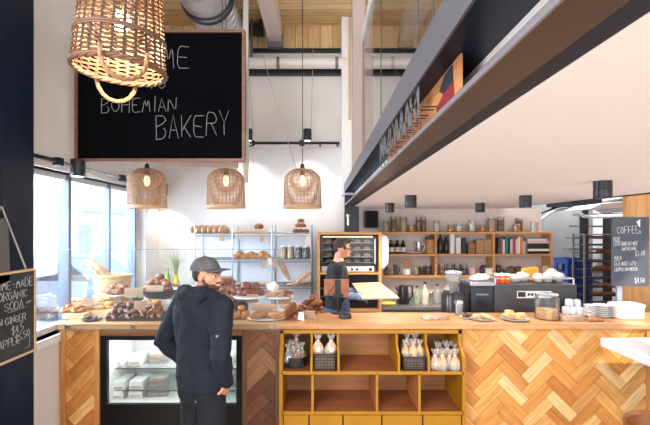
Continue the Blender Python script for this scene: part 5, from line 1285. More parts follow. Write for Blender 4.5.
# ---- machines on the rear worktop of the bar (0.95 m)
ZW = .951
def grinder(px, d, w, label, hop):
    c = (wx(px, d), d, ZW); t = thing('coffee_grinder', label, 'grinder', c)
    MB().rings([(c[0], d, ZW, w * .9, .12), (c[0], d, ZW + .03, w, .13), (c[0], d, ZW + .36, w * .95, .12), (c[0], d, ZW + .40, w * .8, .1)], 24, 4).build('body', M('grinder black', (34, 36, 42), .25), t)
    MB().lathe([(.035, .40), (.045, .44), (.075, .56), (.078, .585)], c, 22, cap=False).build('hopper', glass('hopper glass', (226, 228, 228), amount=1.6, haze=.18), t)
    MB().lathe([(.081, .585), (.081, .60), (.03, .612)], c, 22).build('lid', M('grey lid', (170, 172, 176), .3), t)
    MB().lathe([(.034, .405), (.055, .49), (.02, .50)], c, 18).build('beans', M('coffee beans', (70, 44, 32), .5), t)
    MB().box(c[0] - .03, c[0] + .03, d - .19, d - .1, ZW + .30, ZW + .34).build('dosing_spout', sso, t, smooth=0, bevel=.006)
    MB().box(c[0] - w * .9, c[0] + w * .9, d - .21, d - .1, ZW, ZW + .02).build('drip_plate', sso, t, smooth=0)
grinder(453.5, 4.14, .108, 'black coffee grinder with a clear glass hopper, beside the steel prep counter', 1)
c = (wx(459, 3.88), 3.88, ZT); tag(MB().lathe([(.03, .002), (.036, .10), (.033, .10), (.028, .006)], c, 18).build('drinking_glass', glass('tumbler', (232, 238, 240), amount=1.5, haze=.12), loc=c), 'clear tumbler on the bar in front of the grinder', 'glass')
d = 4.12; c = (wx(479, d), d, ZW)
t = thing('batch_brewer', 'tall glossy dark blue-black machine between the grinder and espresso machine', 'machine', c)
MB().box(wx(468, d), wx(490.5, d), d - .08, d + .28, ZW, wz(285, d)).build('body', M('gloss midnight', (26, 32, 46), .16), t, smooth=0, bevel=.012)
MB().box(wx(467, d), wx(491.5, d), d - .09, d + .29, wz(285, d), wz(281.5, d)).build('top_cover', M('steel cover', (150, 152, 158), .25, .8), t, smooth=0, bevel=.006)
mb = MB(); n = 16; xa, xb = wx(473, d), wx(485.5, d)
for k in range(8): mb.tube([(xa + (xb - xa) * (k + .1) / 8, d - .0815, wz(294, d)), (xa + (xb - xa) * (k + .4) / 8, d - .0815, wz(292.2, d)), (xa + (xb - xa) * (k + .75) / 8, d - .0815, wz(294, d))], .0022, 4)
mb.build('badge', M('silver badge', (196, 198, 204), .3, .5), t)
d = 4.12; t = thing('espresso_machine', 'wide dark grey espresso machine seen from behind, loaded with cups and packs', 'espresso machine', (wx(532, d), d, ZW))
e0, e1, ezt = wx(490, d), wx(574, d), wz(284, d)
e0 = wx(492, d)
MB().box(e0, e1, d - .05, d + .40, ZW + .04, ezt).build('body', M('charcoal machine panel', (58, 58, 62), .35), t, smooth=0, bevel=.008)
for x in (e0 + .06, e1 - .06):
    for y in (d, d + .34): MB().lathe([(.025, 0), (.02, .04)], (x, y, ZW), 12).build('foot', black_steel, t)
mb = MB()
for y in (d - .03, d + .38): mb.tube([(e0 + .02, y, ezt + .055), (e1 - .02, y, ezt + .055)], .007, 8)
for x in (e0 + .02, e1 - .02): mb.tube([(x, d - .03, ezt), (x, d - .03, ezt + .055), (x, d + .38, ezt + .055), (x, d + .38, ezt)], .007, 8)
mb.build('cup_rail', sso, t)
MB().box(wx(517, d - .05), wx(551, d - .05), d - .056, d - .049, wz(298, d - .05), wz(291, d - .05)).build('badge_frame', M('white badge', (214, 214, 216), .35), t, smooth=0)
mb = MB(); xa, xb, za, zb_ = wx(518, d - .06), wx(550, d - .06), wz(297, d - .06), wz(292, d - .06)
mb.box(xa, xa + .075, d - .058, d - .055, za, zb_)
for k in range(5): mb.box(xa + .095 + k * .034, xa + .118 + k * .034, d - .058, d - .055, za + .012, zb_ - .012)
mb.box(xb - .05, xb - .005, d - .058, d - .055, za + .004, zb_ - .004)
mb.build('badge_mark', M('badge black', (36, 36, 40), .4), t, smooth=0)
zt = ezt + .002
def topm(px, dd=.1): return (wx(px, d + dd), d + dd, zt)
for i, (px, cc) in enumerate(((497, (222, 70, 90)), (502, (236, 110, 40)), (507.5, (230, 96, 36)))):
    c = topm(px, .06); tt = thing('spice_tin', ['pink-lidded small jar on the espresso machine', 'orange small jar on the espresso machine, between two others', 'orange small jar on the espresso machine, beside the white packs'][i], 'jar', c, 0, 'small jars on the espresso machine')
    MB().lathe([(.022, 0), (.024, .004), (.024, .075)], c, 16).build('body', M('jar %d' % i, cc, .3), tt); MB().lathe([(.025, .075), (.025, .095), (.02, .098)], c, 16).build('lid', white, tt)
for i, (px, dd, rx, rz, dzv) in enumerate(((515, .12, .07, .04, 0), (523, .22, .07, .05, 0), (537, .1, .05, .045, 0), (547, .12, .06, .05, 0), (558, .12, .055, .055, 0), (551, .24, .07, .065, 0), (478, -.3, .0, .0, 0))):
    if not rx: continue
    c = topm(px, dd)
    tag(MB().ball((c[0], c[1], zt + rz * .95), (rx, .06, rz), 16, 10, bottom=-rz * .95, wob=.35, seed=30 + i, ws=14).build('cup_bag', M('white cup bag', (212, 209, 206), .6), loc=c),
        ['white pack on the espresso machine beside the orange jars', 'white pack behind the orange box on the espresso machine', 'white pack in front of the orange box on the machine', 'white pack in the middle of the espresso machine\'s far half', 'white pack at the far end of the espresso machine\'s top', 'taller white pack at the back of the machine\'s far half'][i], 'pack', 'white packs on the espresso machine')
c = topm(531, .3)
o = tag(MB().box(-.085, .085, -.025, .025, 0, .13).build('orange_box', M('orange box', (228, 156, 32), .5), loc=(0, 0, 0), smooth=0, bevel=.004), 'orange-yellow box propped on the back of the espresso machine', 'box'); o.location = c; o.rotation_euler = (0, -.12, .1)
c = (wx(481, 4.2), 4.2, wz(281.4, 4.12))
for k in range(2): tag(MB().ball((c[0] + .04 * k - .02, c[1] + .05 * k, c[2] + .02 + .012 * k), (.10, .07, .026), 16, 8, bottom=-.02, wob=.4, seed=50 + k, ws=12).build('tea_towel', M('white linen', (226, 224, 222), .9), loc=c), ['crumpled white towel lying on the blue-black machine', 'second white towel behind the first on the blue-black machine'][k], 'towel', 'towels on the machine')

# ---- crockery and packs at the bar's far end
for i, (px, dd, zz, w) in enumerate(((566, 3.98, 0, 7), (573.5, 3.92, 0, 7), (569, 4.06, .07, 7), (580.5, 3.9, 0, 7), (577, 4.0, .065, 6))):
    dd = min(dd, 3.95); c = (wx(px, dd), dd, ZT + zz)
    tag(MB().rings([(c[0], dd, c[2], w / 2 * dd / F * .9, .03), (c[0], dd, c[2] + .02, w / 2 * dd / F, .034), (c[0], dd, c[2] + .06, w / 2 * dd / F * .92, .03), (c[0], dd, c[2] + .068, w / 2 * dd / F * .6, .018)], 18, 3).build('paper_cup_pack', M('pale blue film', (206, 220, 236), .4, c2=(236, 238, 242), scale=20), loc=c, bevel=.0),
        ['pale blue pack at the espresso machine\'s corner', 'pale blue pack in front between two others', 'pale blue pack lying on the first two', 'pale blue pack nearest the white crocks', 'pale blue pack lying on top near the white crocks'][i], 'pack', 'pale blue packs on the bar')
cup_w = M('white porcelain', (222, 221, 220), .3)
for i, px in enumerate((590.5, 602.5)):
    for k in range(6):
        c = (wx(px, 3.8), 3.8, ZT + k * .018)
        r = .055 if i == 0 else .082
        tag(MB().lathe([(r * .55, 0), (r * .6, .004), (r, .016), (r * .98, .020), (r * .55, .007)], c, 26).build('saucer' if i == 0 else 'side_plate', cup_w, loc=c), ['small white saucer in the short stack beside the plate stack', 'white plate in the stack beside the lidded white tub'][i], 'plate', ['saucers stacked on the bar', 'plates stacked on the bar'][i])
c = (wx(626, 3.75), 3.75, ZT); t = thing('lidded_tub', 'square white lidded tub at the far end of the bar, under the coffee board', 'tub', c)
MB().rings([(c[0], c[1], ZT, .105, .08), (c[0], c[1], ZT + .01, .115, .09), (c[0], c[1], ZT + .105, .118, .092)], 28, 5).build('body', cup_w, t)
MB().rings([(c[0], c[1], ZT + .107, .124, .097), (c[0], c[1], ZT + .128, .124, .097), (c[0], c[1], ZT + .135, .11, .085)], 28, 5).build('lid', cup_w, t)
for k in range(5): P['roll'].put((wx(590 + k * 2.4, 3.62), 3.62, ZT), k, 'small roll lying in front of the white crockery on the bar', 'rolls before the crockery', .7)

# ---- tablet stand behind the bar
d = 3.97; t = thing('tablet_stand', 'brown leather-backed tablet on a black stand on the bar, in front of the barista', 'tablet', (wx(336, d), d, ZT))
MB().box(wx(324, d), wx(349, d), d - .006, d + .008, wz(295.5, d), wz(279, d)).build('tablet_back', M('brown leather', (164, 100, 68), .5, c2=(140, 82, 54), scale=12), t, smooth=0, bevel=.004)
MB().box(wx(335, d), wx(340.5, d), d - .022, d - .006, wz(297, d), wz(279.5, d)).box(wx(333, d), wx(343, d), d - .026, d - .008, wz(297.5, d), wz(293.5, d)).build('bracket', black_steel, t, smooth=0, bevel=.004)
MB().tube([(wx(338, d), d - .01, wz(296, d)), (wx(338, d), d - .005, ZT + .01)], .010, 10).build('pole', black_steel, t)
MB().lathe([(.07, 0), (.07, .006), (.02, .014)], (wx(338, d), d - .005, ZT), 22).build('base', black_steel, t)
MB().tube([(wx(334, d), d - .02, wz(286, d)), (wx(329, d), d - .04, wz(291, d)), (wx(327, d), d - .03, wz(298, d)), (wx(331, d), d - .02, wz(304, d)), (wx(325, d), d - .02, wz(307, d)), (wx(321, d), d, wz(305, d))], .004, 6).build('cable', black_steel, t)

# ---- stairwell corner: blue crates and the bread trolley
blue = M('blue crate plastic', (28, 62, 150), .4)
dC = 6.35; x0, x1 = wx(568, dC), wx(592, dC)
def crate():
    t = thing('bread_crate', '', 'crate', (0, 0, 0)); w = (x1 - x0) / 2; h = .30
    mb = MB().box(-w, w, -.18, .18, 0, .015)
    for (a, b_, c_, d_) in ((-w, w, -.18, -.168), (-w, w, .168, .18), (-w, -w + .012, -.168, .168), (w - .012, w, -.168, .168)):
        mb.box(a, b_, c_, d_, .015, .10); mb.box(a, b_, c_, d_, .215, h - .004)
        mb.box(a, b_ if b_ - a < .05 else a + .06, c_, d_ if d_ - c_ < .05 else c_ + .06, .10, .215); mb.box(b_ - .06 if b_ - a > .05 else a, b_, d_ - .06 if d_ - c_ > .05 else c_, d_, .10, .215)
        if b_ - a > .05: mb.box(-.06, .06, c_, d_, .10, .215)
    mb.build('crate_body', blue, t, local=True, smooth=0, bevel=.003)
    MB().box(-w - .008, w + .008, -.188, -.18, h - .03, h - .006).box(-w - .008, w + .008, .18, .188, h - .03, h - .006).build('rim', blue, t, local=True, smooth=0)
    return t
kc = Kind(crate())
for k in range(5): kc.put(((x0 + x1) / 2 + (.01 if k % 2 else -.008), dC + .18, k * .305), 0, ['lowest blue crate of the stack, on the floor', 'second blue crate up from the floor', 'middle blue crate of the stack of five', 'second blue crate from the top of the stack', 'topmost blue crate of the stack by the bread trolley'][k], 'stack of blue crates')
dT = 5.85; t = thing('bread_trolley', 'tall steel bread trolley of trays behind the coffee board', 'trolley', (wx(604, dT), dT, 0))
tx0, tx1 = wx(584.5, dT), wx(636, dT)
for x in (tx0, tx1):
    for y in (dT, dT + .26): MB().box(x - .010, x + .010, y - .010, y + .010, .1, wz(234, dT)).build('upright', M('trolley aluminium', (128, 130, 136), .35, .8), t, smooth=0)
for x in (tx0, tx1):
    for y in (dT, dT + .26): MB().tube([(x - .015, y, .052), (x + .015, y, .052)], .05, 16).build('castor', black_steel, t)
TZ = [wz(p, dT) for p in (237, 245, 253, 261.5, 270, 278.5, 287, 295.5, 304)]
for z in TZ: MB().box(tx0 + .014, tx1 - .014, dT - .01, dT + .27, z - .010, z).box(tx0 + .014, tx1 - .014, dT - .01, dT - .0, z, z + .018).build('tray', M('dark tray steel', (62, 64, 70), .35, .5), t, smooth=0)
mb = MB()
MB().box(tx0, tx1, dT, dT + .26, wz(235, dT), wz(234, dT)).build('top_plate', M('trolley aluminium', (176, 178, 182)), t, smooth=0)
for lvl, xs in ((2, (606, 600, 612)), (4, (604, 609, 598)), (7, (597, 604, 611)), (6, (602, 608))):
    for px in xs: P['bloaf' if lvl in (7, 6) else 'loaf'].put((wx(px, dT + .1), dT + .12, TZ[lvl] + .001), .2 * px, 'loaf cooling on a tray of the bread trolley', 'loaves on the bread trolley', .62)

# ---- high white table and stool at the lower right
t = thing('high_table', 'thick white high table in the near right corner', 'table', (2.9, 2.6, 0))
ttz = 1.97 - .872
MB().box(2.255, 4.2, 1.75, 3.38, ttz - .072, ttz).build('tabletop', M('white table paint', (206, 206, 214), .4, c2=(194, 194, 203), scale=6), t, smooth=0, bevel=.006)
for x in (2.75, 4.0):
    for y in (1.95, 3.15): MB().box(x - .03, x + .03, y - .03, y + .03, 0, ttz - .072).build('leg', black_steel, t, smooth=0)
d = 2.15; k = d / F
t = thing('bar_stool', 'bar stool with a curved polished brown wooden back, at the white table', 'stool', (wx(646, d), d, 0))
sx = wx(643, d); zb = wz(411, d)
leath = wood('polished brown wood', (112, 64, 32), (142, 86, 46), 'X', 8, .25)
mb = MB(); 
pts = []
for k_ in range(15):
    a = -1.35 + 2.7 * k_ / 14; pts.append((sx + .18 * math.sin(a), d - .2 + .2 * math.cos(a), zb - .05))
prev = None
for (x, y, z) in pts:
    cur = [mb.vert((x, y, z - .09)), mb.vert((x, y + .022, z - .09)), mb.vert((x, y + .03, z + .035)), mb.vert((x, y + .015, z + .05)), mb.vert((x, y, z + .035))]
    if prev:
        for q in range(5): mb.face([prev[q], prev[(q + 1) % 5], cur[(q + 1) % 5], cur[q]])
    else: mb.face(cur[::-1])
    prev = cur
mb.face(prev)
mb.build('backrest', leath, t)
MB().lathe([(.15, -.05), (.19, -.04), (.195, -.005), (.17, .0)], (sx, d - .2, .72), 26).build('seat', leath, t)
for sx_ in (-1, 1):
    for sy in (-1, 1): MB().tube([(sx + sx_ * .12, d - .2 + sy * .12, .68), (sx + sx_ * .2, d - .2 + sy * .2, 0)], .013, 10).build('leg', black_steel, t)
    MB().tube([(sx + sx_ * .13, d - .12, .70), (sx + sx_ * .155, d - .09, zb - .1)], .010, 8).build('back_support', black_steel, t)
MB().tube([(sx + .175 * math.cos(2 * PI * q / 24), d - .2 + .175 * math.sin(2 * PI * q / 24), .28) for q in range(24)], .010, 8, closed=True).build('foot_ring', black_steel, t)

# ================================================================ PEOPLE
skin = M('skin', (206, 152, 124), .5, c2=(190, 132, 104), scale=9)
def remesh(o, vox, sm=6, fac=.5):
    m = o.modifiers.new('skin', 'REMESH'); m.mode = 'VOXEL'; m.voxel_size = vox; m.use_smooth_shade = True
    if sm: s_ = o.modifiers.new('smooth', 'SMOOTH'); s_.iterations = sm; s_.factor = fac
    return o
def wrinkle(o, strength, size, seed=0):
    tx = bpy.data.textures.new('folds', 'CLOUDS'); tx.noise_scale = size; tx.noise_depth = 2
    m = o.modifiers.new('folds', 'DISPLACE'); m.texture = tx; m.strength = strength; m.mid_level = .5; m.texture_coords = 'LOCAL'
    return o
def hand(mb, wrist, dirv, palm_n, curl=.5, s=1.0, side=1):
    """palm, four bent fingers of unequal length and a thumb from the side of the palm"""
    w = Vector(wrist); d = Vector(dirv).normalized(); n = Vector(palm_n); n = (n - d * n.dot(d)).normalized(); sd = d.cross(n) * side
    c1 = w + d * .045 * s
    for t in (-.030, -.010, .010, .030): mb.limb([w + d * .005 + sd * t * .7 * s, w + d * .09 * s + sd * t * s], [.016 * s, .014 * s], 8)
    for t, L in ((-.031, .062), (-.010, .075), (.011, .080), (.031, .070)):
        p = w + d * .085 * s + sd * t * s; dd = d.copy(); pts = [p]
        for q in range(3):
            ang = curl * (.5 + .5 * q)
            dd = (d * math.cos(ang) + n * math.sin(ang)).normalized(); p = p + dd * L * s * (.46, .31, .23)[q]; pts.append(p)
        mb.limb(pts, [.0095 * s, .0085 * s, .0078 * s, .0066 * s], 8)
    p = w + d * .03 * s + sd * .032 * s
    mb.limb([p, p + (sd * .8 + d * .6) * .035 * s, p + (sd * .6 + d * .9 + n * .5) * .062 * s], [.013 * s, .011 * s, .008 * s], 8)
def head(mb, m):
    old = mb.m; mb.m = old @ m
    mb.ball((0, -.008, .085), (.074, .092, .088), 22, 16)          # skull
    mb.ball((0, .018, .040), (.062, .074, .078), 20, 14)           # face
    mb.ball((0, .040, -.010), (.046, .050, .040), 18, 12)          # jaw and chin
    mb.ball((0, .078, -.022), (.020, .014, .016), 12, 8)
    mb.limb([(0, .090, .062), (0, .104, .034), (0, .108, .022)], [.006, .0085, .009], 10)      # nose
    for sx in (-1, 1):
        mb.ball((sx * .010, .096, .020), (.007, .008, .006), 10, 6)
        mb.ball((sx * .074, -.004, .040), (.009, .020, .032), 12, 10)   # ears
        mb.ball((sx * .042, .054, .030), (.022, .014, .024), 12, 8)     # cheeks
        mb.ball((sx * .030, .082, .074), (.026, .012, .009), 12, 8)     # brow
    mb.limb([(-.018, .084, -.001), (0, .090, .0), (.018, .084, -.001)], [.005, .007, .005], 8)
    mb.limb([(-.016, .082, -.010), (0, .088, -.011), (.016, .082, -.010)], [.005, .007, .005], 8)
    mb.limb([(0, -.02, .02), (0, -.03, -.06), (0, -.035, -.13)], [.055, .054, .062], 16)
    mb.m = old
def eyes(parent, m):
    mb = MB(); mb.m = m
    for sx in (-1, 1): mb.ball((sx * .031, .0745, .055), (.012, .011, .0072), 12, 8)
    mb.build('eyeballs', M('eye white', (232, 226, 220), .2), parent, local=True)
    mb = MB(); mb.m = m
    for sx in (-1, 1): mb.ball((sx * .032, .0835, .055), (.0065, .0036, .0062), 10, 6)
    mb.build('irises', M('iris', (54, 40, 32), .2), parent, local=True)
    mb = MB(); mb.m = m
    for sx in (-1, 1): mb.limb([(sx * .014, .092, .076), (sx * .032, .091, .082), (sx * .048, .078, .077)], [.004, .005, .003], 8)
    mb.build('eyebrows', M('dark hair', (46, 34, 28), .7), parent, local=True)
Rz = lambda a: Matrix.Rotation(a, 4, 'Z')

# ---------------------------------------------------------------- the shopper
dcu = 2.88
p = thing('person', 'man in a dark hoodie and grey cap, hands in pockets, smiling over his shoulder', 'person', (wx(203, dcu), dcu, 0), -.60)
HM = Matrix.Translation((.01, .02, 1.60)) @ Rz(-1.24) @ Matrix.Rotation(-.06, 4, 'X')
mb = MB()
mb.rings([(0, 0, .84, .15, .11), (0, 0, .95, .155, .115), (0, 0, 1.08, .14, .105), (0, 0, 1.2, .145, .105), (0, 0, 1.34, .17, .115), (0, -.005, 1.44, .175, .11), (0, -.01, 1.50, .12, .09), (0, -.01, 1.55, .06, .06)], 24, 2.3)
ARM = {-1: [(-.19, -.01, 1.455), (-.325, -.085, 1.175), (-.195, .085, .945)], 1: [(.19, -.01, 1.455), (.315, -.13, 1.185), (.195, .035, .94)]}
for sx in (-1, 1):
    mb.limb(ARM[sx], [.058, .045, .030], 14)
    w = Vector(ARM[sx][2]); dv = (w - Vector(ARM[sx][1])).normalized(); dv = (dv + Vector((-sx * .45, -.25, -.9))).normalized()
    hand(mb, w, dv, (-sx, 0, 0), .35, 1.0, -sx)
    mb.limb([(sx * .09, 0, .88), (sx * .105, .015, .5), (sx * .11, -.01, .09)], [.088, .058, .04], 16)
    mb.limb([(sx * .11, -.03, .05), (sx * .13, .14, .035)], [.04, .034], 12)
head(mb, HM)
remesh(mb.build('body', skin, p, local=True, smooth=0), .006, 4)
hood = M('navy black fleece', (9, 19, 33), .9, c2=(15, 27, 43), scale=30, bump=.25, bscale=140)
mb = MB()
mb.rings([(0, 0, .895, .172, .135), (0, 0, .92, .178, .14), (0, 0, .955, .188, .150), (0, 0, 1.02, .188, .148), (0, -.004, 1.12, .184, .144), (0, -.008, 1.22, .192, .146), (0, -.012, 1.34, .205, .152), (0, -.016, 1.43, .208, .146), (0, -.02, 1.475, .165, .12), (0, -.03, 1.515, .10, .09)], 30, 2.5)
for sx in (-1, 1):
    a = ARM[sx]; e = Vector(a[1]); s0 = Vector(a[0]); w = Vector(a[2])
    mb.limb([s0, s0.lerp(e, .35), s0.lerp(e, .7), e, e.lerp(w, .35), e.lerp(w, .72), e.lerp(w, .93)], [.084, .079, .068, .066, .060, .053, .046], 18)
    for f_, r_ in ((.78, .071), (.9, .073)): q = s0.lerp(e, f_); mb.ball(q, (r_, r_, .022), 16, 8)
    for f_, r_ in ((.15, .066), (.42, .062), (.68, .055)): q = e.lerp(w, f_); mb.ball(q, (r_, r_, .020), 16, 8)
# fallen hood round the neck, standing collar
mb.ball((0, -.105, 1.525), (.135, .075, .060), 22, 14); mb.ball((0, -.125, 1.475), (.115, .055, .070), 22, 14)
mb.tube([(.118 * math.cos(a) , -.012 + .112 * math.sin(a), 1.522 - .034 * math.sin(a)) for a in [2 * PI * k / 28 for k in range(28)]], .036, 12, closed=True)
mb.ball((.075, -.085, 1.555), (.06, .06, .042), 16, 10); mb.ball((-.075, -.085, 1.555), (.06, .06, .042), 16, 10)
o = remesh(mb.build('hoodie', hood, p, local=True, smooth=0), .008, 5); wrinkle(o, .020, .09)
mb = MB()
mb.rings([(0, 0, .893, .178, .141), (0, 0, .90, .182, .145), (0, 0, .94, .183, .146), (0, 0, .95, .18, .142)], 34, 2.5); mb.build('hem_band', M('navy rib knit', (17, 24, 35), .95), p, local=True)
MB().box(.296, .308, -.150, -.138, 1.302, 1.314).build('sleeve_patch', M('white patch', (140, 146, 156), .7), p, local=True, smooth=0)
jean = M('black jeans', (10, 14, 23), .88, c2=(16, 20, 30), scale=30, bump=.15, bscale=160)
mb = MB(); mb.rings([(0, 0, .80, .165, .125), (0, 0, .88, .168, .128), (0, 0, .95, .162, .122), (0, 0, .98, .155, .118)], 26, 2.4)
for sx in (-1, 1): mb.limb([(sx * .085, -.005, .86), (sx * .095, .0, .66), (sx * .105, .015, .48), (sx * .11, 0, .28), (sx * .112, -.01, .09)], [.100, .092, .074, .064, .058], 18)
mb.ball((-.075, -.055, .87), (.088, .07, .11), 18, 12); mb.ball((.075, -.055, .87), (.088, .07, .11), 18, 12); mb.ball((0, -.06, .88), (.09, .06, .09), 18, 12)
o = remesh(mb.build('jeans', jean, p, local=True, smooth=0), .008, 5); wrinkle(o, .014, .07)
for sx, zz in ((-.085, .835), (.09, .85)):
    mb = MB(); mb.ball((sx, -.135, zz), (.005, .004, .005), 10, 6); mb.build('rivet', M('brass rivet', (190, 160, 110), .3, .8), p, local=True)
mb = MB()
for sx in (-1, 1):
    mb.rings([(sx * .125, .045, .0, .05, .135), (sx * .125, .045, .03, .052, .138), (sx * .122, .03, .07, .048, .115), (sx * .115, -.01, .10, .045, .06)], 18, 2.4)
mb.build('shoes', M('dark leather shoes', (40, 34, 32), .5), p, local=True)
mb = MB(); mb.m = HM                                   # beard
mb.ball((0, .037, -.014), (.0495, .0540, .0410), 20, 12); mb.ball((0, .079, -.026), (.022, .0155, .018), 12, 8)
for sx in (-1, 1): mb.limb([(sx * .0645, .010, .040), (sx * .0575, .020, .008), (sx * .043, .036, -.010)], [.005, .010, .016], 10)
mb.limb([(-.024, .090, .006), (0, .098, .010), (.024, .090, .006)], [.004, .006, .004], 8)
mb.build('beard', M('dark stubble', (104, 70, 54), .8, c2=(70, 46, 36), scale=60), p, local=True)
mb = MB(); mb.m = HM; mb.limb([(-.017, .0895, -.004), (0, .0975, -.006), (.017, .0895, -.004)], [.003, .005, .003], 8); mb.build('teeth', M('teeth', (232, 226, 216), .3), p, local=True)
eyes(p, HM)
mb = MB(); mb.m = HM; mb.ball((0, -.022, .060), (.077, .083, .072), 20, 14); mb.build('hair', M('dark hair', (46, 34, 28)), p, local=True)
capm = M('grey cap cloth', (92, 92, 98), .85, c2=(80, 80, 86), scale=40, bump=.1, bscale=200)
mb = MB(); mb.m = HM @ Matrix.Rotation(.10, 4, 'X')
mb.ball((0, -.006, .088), (.088, .108, .094), 26, 16, bottom=.0)
o = mb.build('cap', capm, p, local=True)
mb = MB(); mb.m = HM @ Matrix.Rotation(.10, 4, 'X'); n = 14; A = []
for k in range(n + 1):
    a = -1.25 + 2.5 * k / n; A.append((mb.vert((.086 * math.sin(a), .098 * math.cos(a) - .002, .094)), mb.vert((.086 * math.sin(a) * .98, .098 * math.cos(a) + .088 * math.cos(a * 1.15) ** .6 if abs(a * 1.15) < 1.5 else .098 * math.cos(a) + .01, .090 - .018 * abs(math.sin(a)) ** 2)), ))
for k in range(n): mb.face([A[k][0], A[k + 1][0], A[k + 1][1], A[k][1]])
mb.build('cap_brim', M('grey brim', (76, 76, 82), .8), o, local=True, solid=.006)
mb = MB(); mb.m = HM @ Matrix.Rotation(.10, 4, 'X'); mb.ball((0, -.006, .183), (.009, .009, .005), 10, 6); mb.build('cap_button', capm, o, local=True)

# ---------------------------------------------------------------- the barista
dba = 4.95
p = thing('person', 'young man in a black t-shirt, glasses and denim apron carrying a wooden board', 'person', (wx(337, dba), dba, 0), -PI / 2 - .02)
HM = Matrix.Translation((0, .055, 1.685)) @ Rz(.06) @ Matrix.Rotation(-.10, 4, 'X')
ARM = {1: [(.185, .0, 1.515), (.225, -.03, 1.24), (.17, .20, 1.205)], -1: [(-.185, .0, 1.515), (-.24, .03, 1.24), (-.19, .22, 1.195)]}
mb = MB()
mb.rings([(0, -.02, .90, .15, .11), (0, -.02, 1.0, .155, .115), (0, -.01, 1.13, .14, .105), (0, 0, 1.27, .15, .105), (0, .0, 1.42, .17, .115), (0, 0, 1.51, .17, .10), (0, .01, 1.56, .11, .08), (0, .02, 1.62, .058, .058)], 24, 2.3)
for sx in (-1, 1):
    mb.limb(ARM[sx], [.060, .044, .030], 14)
    w = Vector(ARM[sx][2]); dv = (w - Vector(ARM[sx][1])).normalized()
    hand(mb, w, dv, (-sx * .6, 0, -.8), .9, 1.05, sx)
    mb.limb([(sx * .09, -.01, .92), (sx * .10, .01, .52), (sx * .10, -.01, .09)], [.088, .058, .04], 16)
    mb.limb([(sx * .10, -.03, .05), (sx * .115, .14, .035)], [.04, .034], 12)
head(mb, HM)
remesh(mb.build('body', skin, p, local=True, smooth=0), .006, 4)
tee = M('black jersey', (26, 27, 31), .9, c2=(34, 35, 40), scale=20)
mb = MB()
mb.rings([(0, -.02, .96, .17, .13), (0, -.01, 1.1, .165, .128), (0, 0, 1.27, .172, .128), (0, .0, 1.42, .188, .135), (0, 0, 1.51, .186, .118), (0, .008, 1.56, .125, .095), (0, .015, 1.595, .08, .078)], 28, 2.4)
for sx in (-1, 1):
    s0, e = Vector(ARM[sx][0]), Vector(ARM[sx][1]); mb.limb([s0, s0.lerp(e, .4), s0.lerp(e, .72)], [.078, .074, .066], 16)
o = remesh(mb.build('t_shirt', tee, p, local=True, smooth=0), .008, 4); wrinkle(o, .012, .07)
den = M('denim', (70, 88, 120), .85, c2=(56, 72, 102), scale=24, bump=.15, bscale=150)
mb = MB(); mb.rings([(0, -.02, .88, .175, .135), (0, -.02, .98, .172, .136), (0, -.015, 1.06, .168, .132)], 26, 2.4)
for sx in (-1, 1): mb.limb([(sx * .088, -.012, .90), (sx * .095, .0, .68), (sx * .10, .012, .5), (sx * .10, 0, .28), (sx * .10, -.01, .09)], [.104, .095, .076, .066, .06], 18)
o = remesh(mb.build('jeans', den, p, local=True, smooth=0), .008, 4); wrinkle(o, .016, .06)
mb = MB(); n = 18; rows_ = [(1.40, .110, .12), (1.25, .125, .2), (1.12, .14, .75), (1.0, .155, .95), (.85, .165, 1.0), (.62, .165, 1.0)]; G = []
for (z, ry, wd) in rows_:
    G.append([mb.vert((.19 * math.sin(-1.45 * wd + 2.9 * wd * k / n), -.01 + (ry + .012) * math.cos(-1.45 * wd + 2.9 * wd * k / n), z)) for k in range(n + 1)])
for a, b_ in zip(G, G[1:]):
    for k in range(n): mb.face([a[k], a[k + 1], b_[k + 1], b_[k]])
ap_ = mb.build('apron', den, p, local=True, solid=.006)
for sx in (-1, 1): MB().tube([(sx * .03, .115, 1.40), (sx * .10, .10, 1.53), (sx * .105, .01, 1.575), (sx * .07, -.10, 1.50), (-sx * .06, -.145, 1.20)], .012, 6, flat=1.0).build('apron_strap', M('brown strap', (110, 92, 80), .7), ap_, local=True)
for sx in (-1, 1):     # blue work gloves over the hands
    mb = MB(); w = Vector(ARM[sx][2]); dv = (w - Vector(ARM[sx][1])).normalized(); hand(mb, w, dv, (-sx * .6, 0, -.8), .9, 1.25, sx); mb.limb([w - dv * .05, w + dv * .03], [.044, .040], 12)
    remesh(mb.build('work_glove', M('blue grey glove', (112, 130, 160), .8), p, local=True, smooth=0), .006, 3)
mb = MB()
for sx in (-1, 1): mb.rings([(sx * .115, .045, .0, .05, .135), (sx * .115, .045, .03, .052, .138), (sx * .112, .03, .07, .048, .115), (sx * .105, -.01, .10, .045, .06)], 18, 2.4)
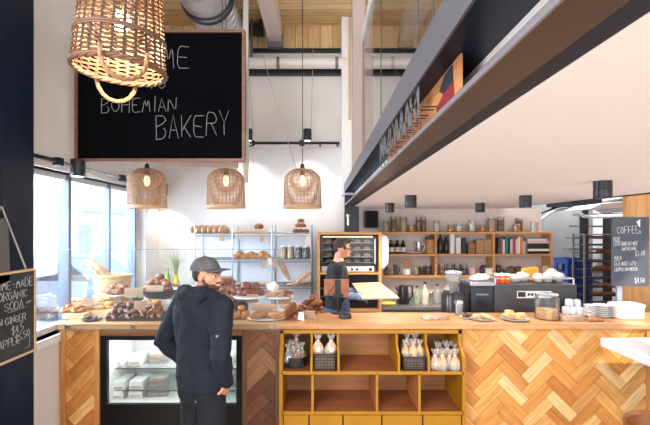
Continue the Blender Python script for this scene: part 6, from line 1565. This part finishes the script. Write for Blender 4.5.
mb.build('shoes', M('dark leather shoes', (40, 34, 32), .5), p, local=True)
mb = MB(); mb.m = HM
mb.ball((0, -.018, .098), (.080, .094, .088), 22, 14, bottom=-.055, wob=.1, seed=4, ws=30); mb.ball((0, .03, .152), (.062, .060, .036), 18, 10, wob=.2, seed=8, ws=30)
for sx in (-1, 1): mb.ball((sx * .068, .018, .078), (.013, .022, .035), 10, 8)
mb.ball((0, -.068, .05), (.060, .034, .055), 16, 10)
mb.build('hair', M('brown short hair', (58, 42, 34), .7, c2=(40, 30, 26), scale=80, bump=.5, bscale=120), p, local=True)
eyes(p, HM)
mb = MB(); mb.m = HM
for sx in (-1, 1):
    mb.tube([(sx * .033 + .023 * math.cos(2 * PI * k / 20), .100 - .006 * abs(math.cos(2 * PI * k / 20)), .054 + .019 * math.sin(2 * PI * k / 20)) for k in range(20)], .0032, 6, closed=True)
    mb.tube([(sx * .056, .094, .060), (sx * .077, .05, .060), (sx * .078, -.01, .052)], .003, 6)
mb.tube([(-.011, .104, .058), (.011, .104, .058)], .003, 6)
mb.build('glasses', M('black spectacle frame', (22, 20, 20), .3), p, local=True)
mb = MB(); mb.m = HM; mb.limb([(-.017, .087, -.005), (0, .0945, -.006), (.017, .087, -.005)], [.0025, .004, .0025], 8); mb.build('lips', M('lips', (176, 104, 92), .5), p, local=True)
# the board he carries
mb = MB(); 
c = [(352, 283, 5.22), (380, 282, 5.22), (399.5, 297.5, 4.68), (362, 298.5, 4.68)]
V_ = [Vector((wx(a, d_), d_, wz(b_, d_))) for a, b_, d_ in c]
A = [mb.vert(v) for v in V_]; B = [mb.vert(v - Vector((0, 0, .018))) for v in V_]
mb.face(A); mb.face(B[::-1])
for k in range(4): mb.face([A[k], A[(k + 1) % 4], B[(k + 1) % 4], B[k]])
cen = sum(V_, Vector()) / 4
tag(mb.build('wooden_board', wood('pale beech board', (178, 150, 122), (196, 170, 142), 'X', 6, .5), loc=tuple(cen), smooth=0, bevel=.003), 'large pale wooden board held level by the barista', 'board')
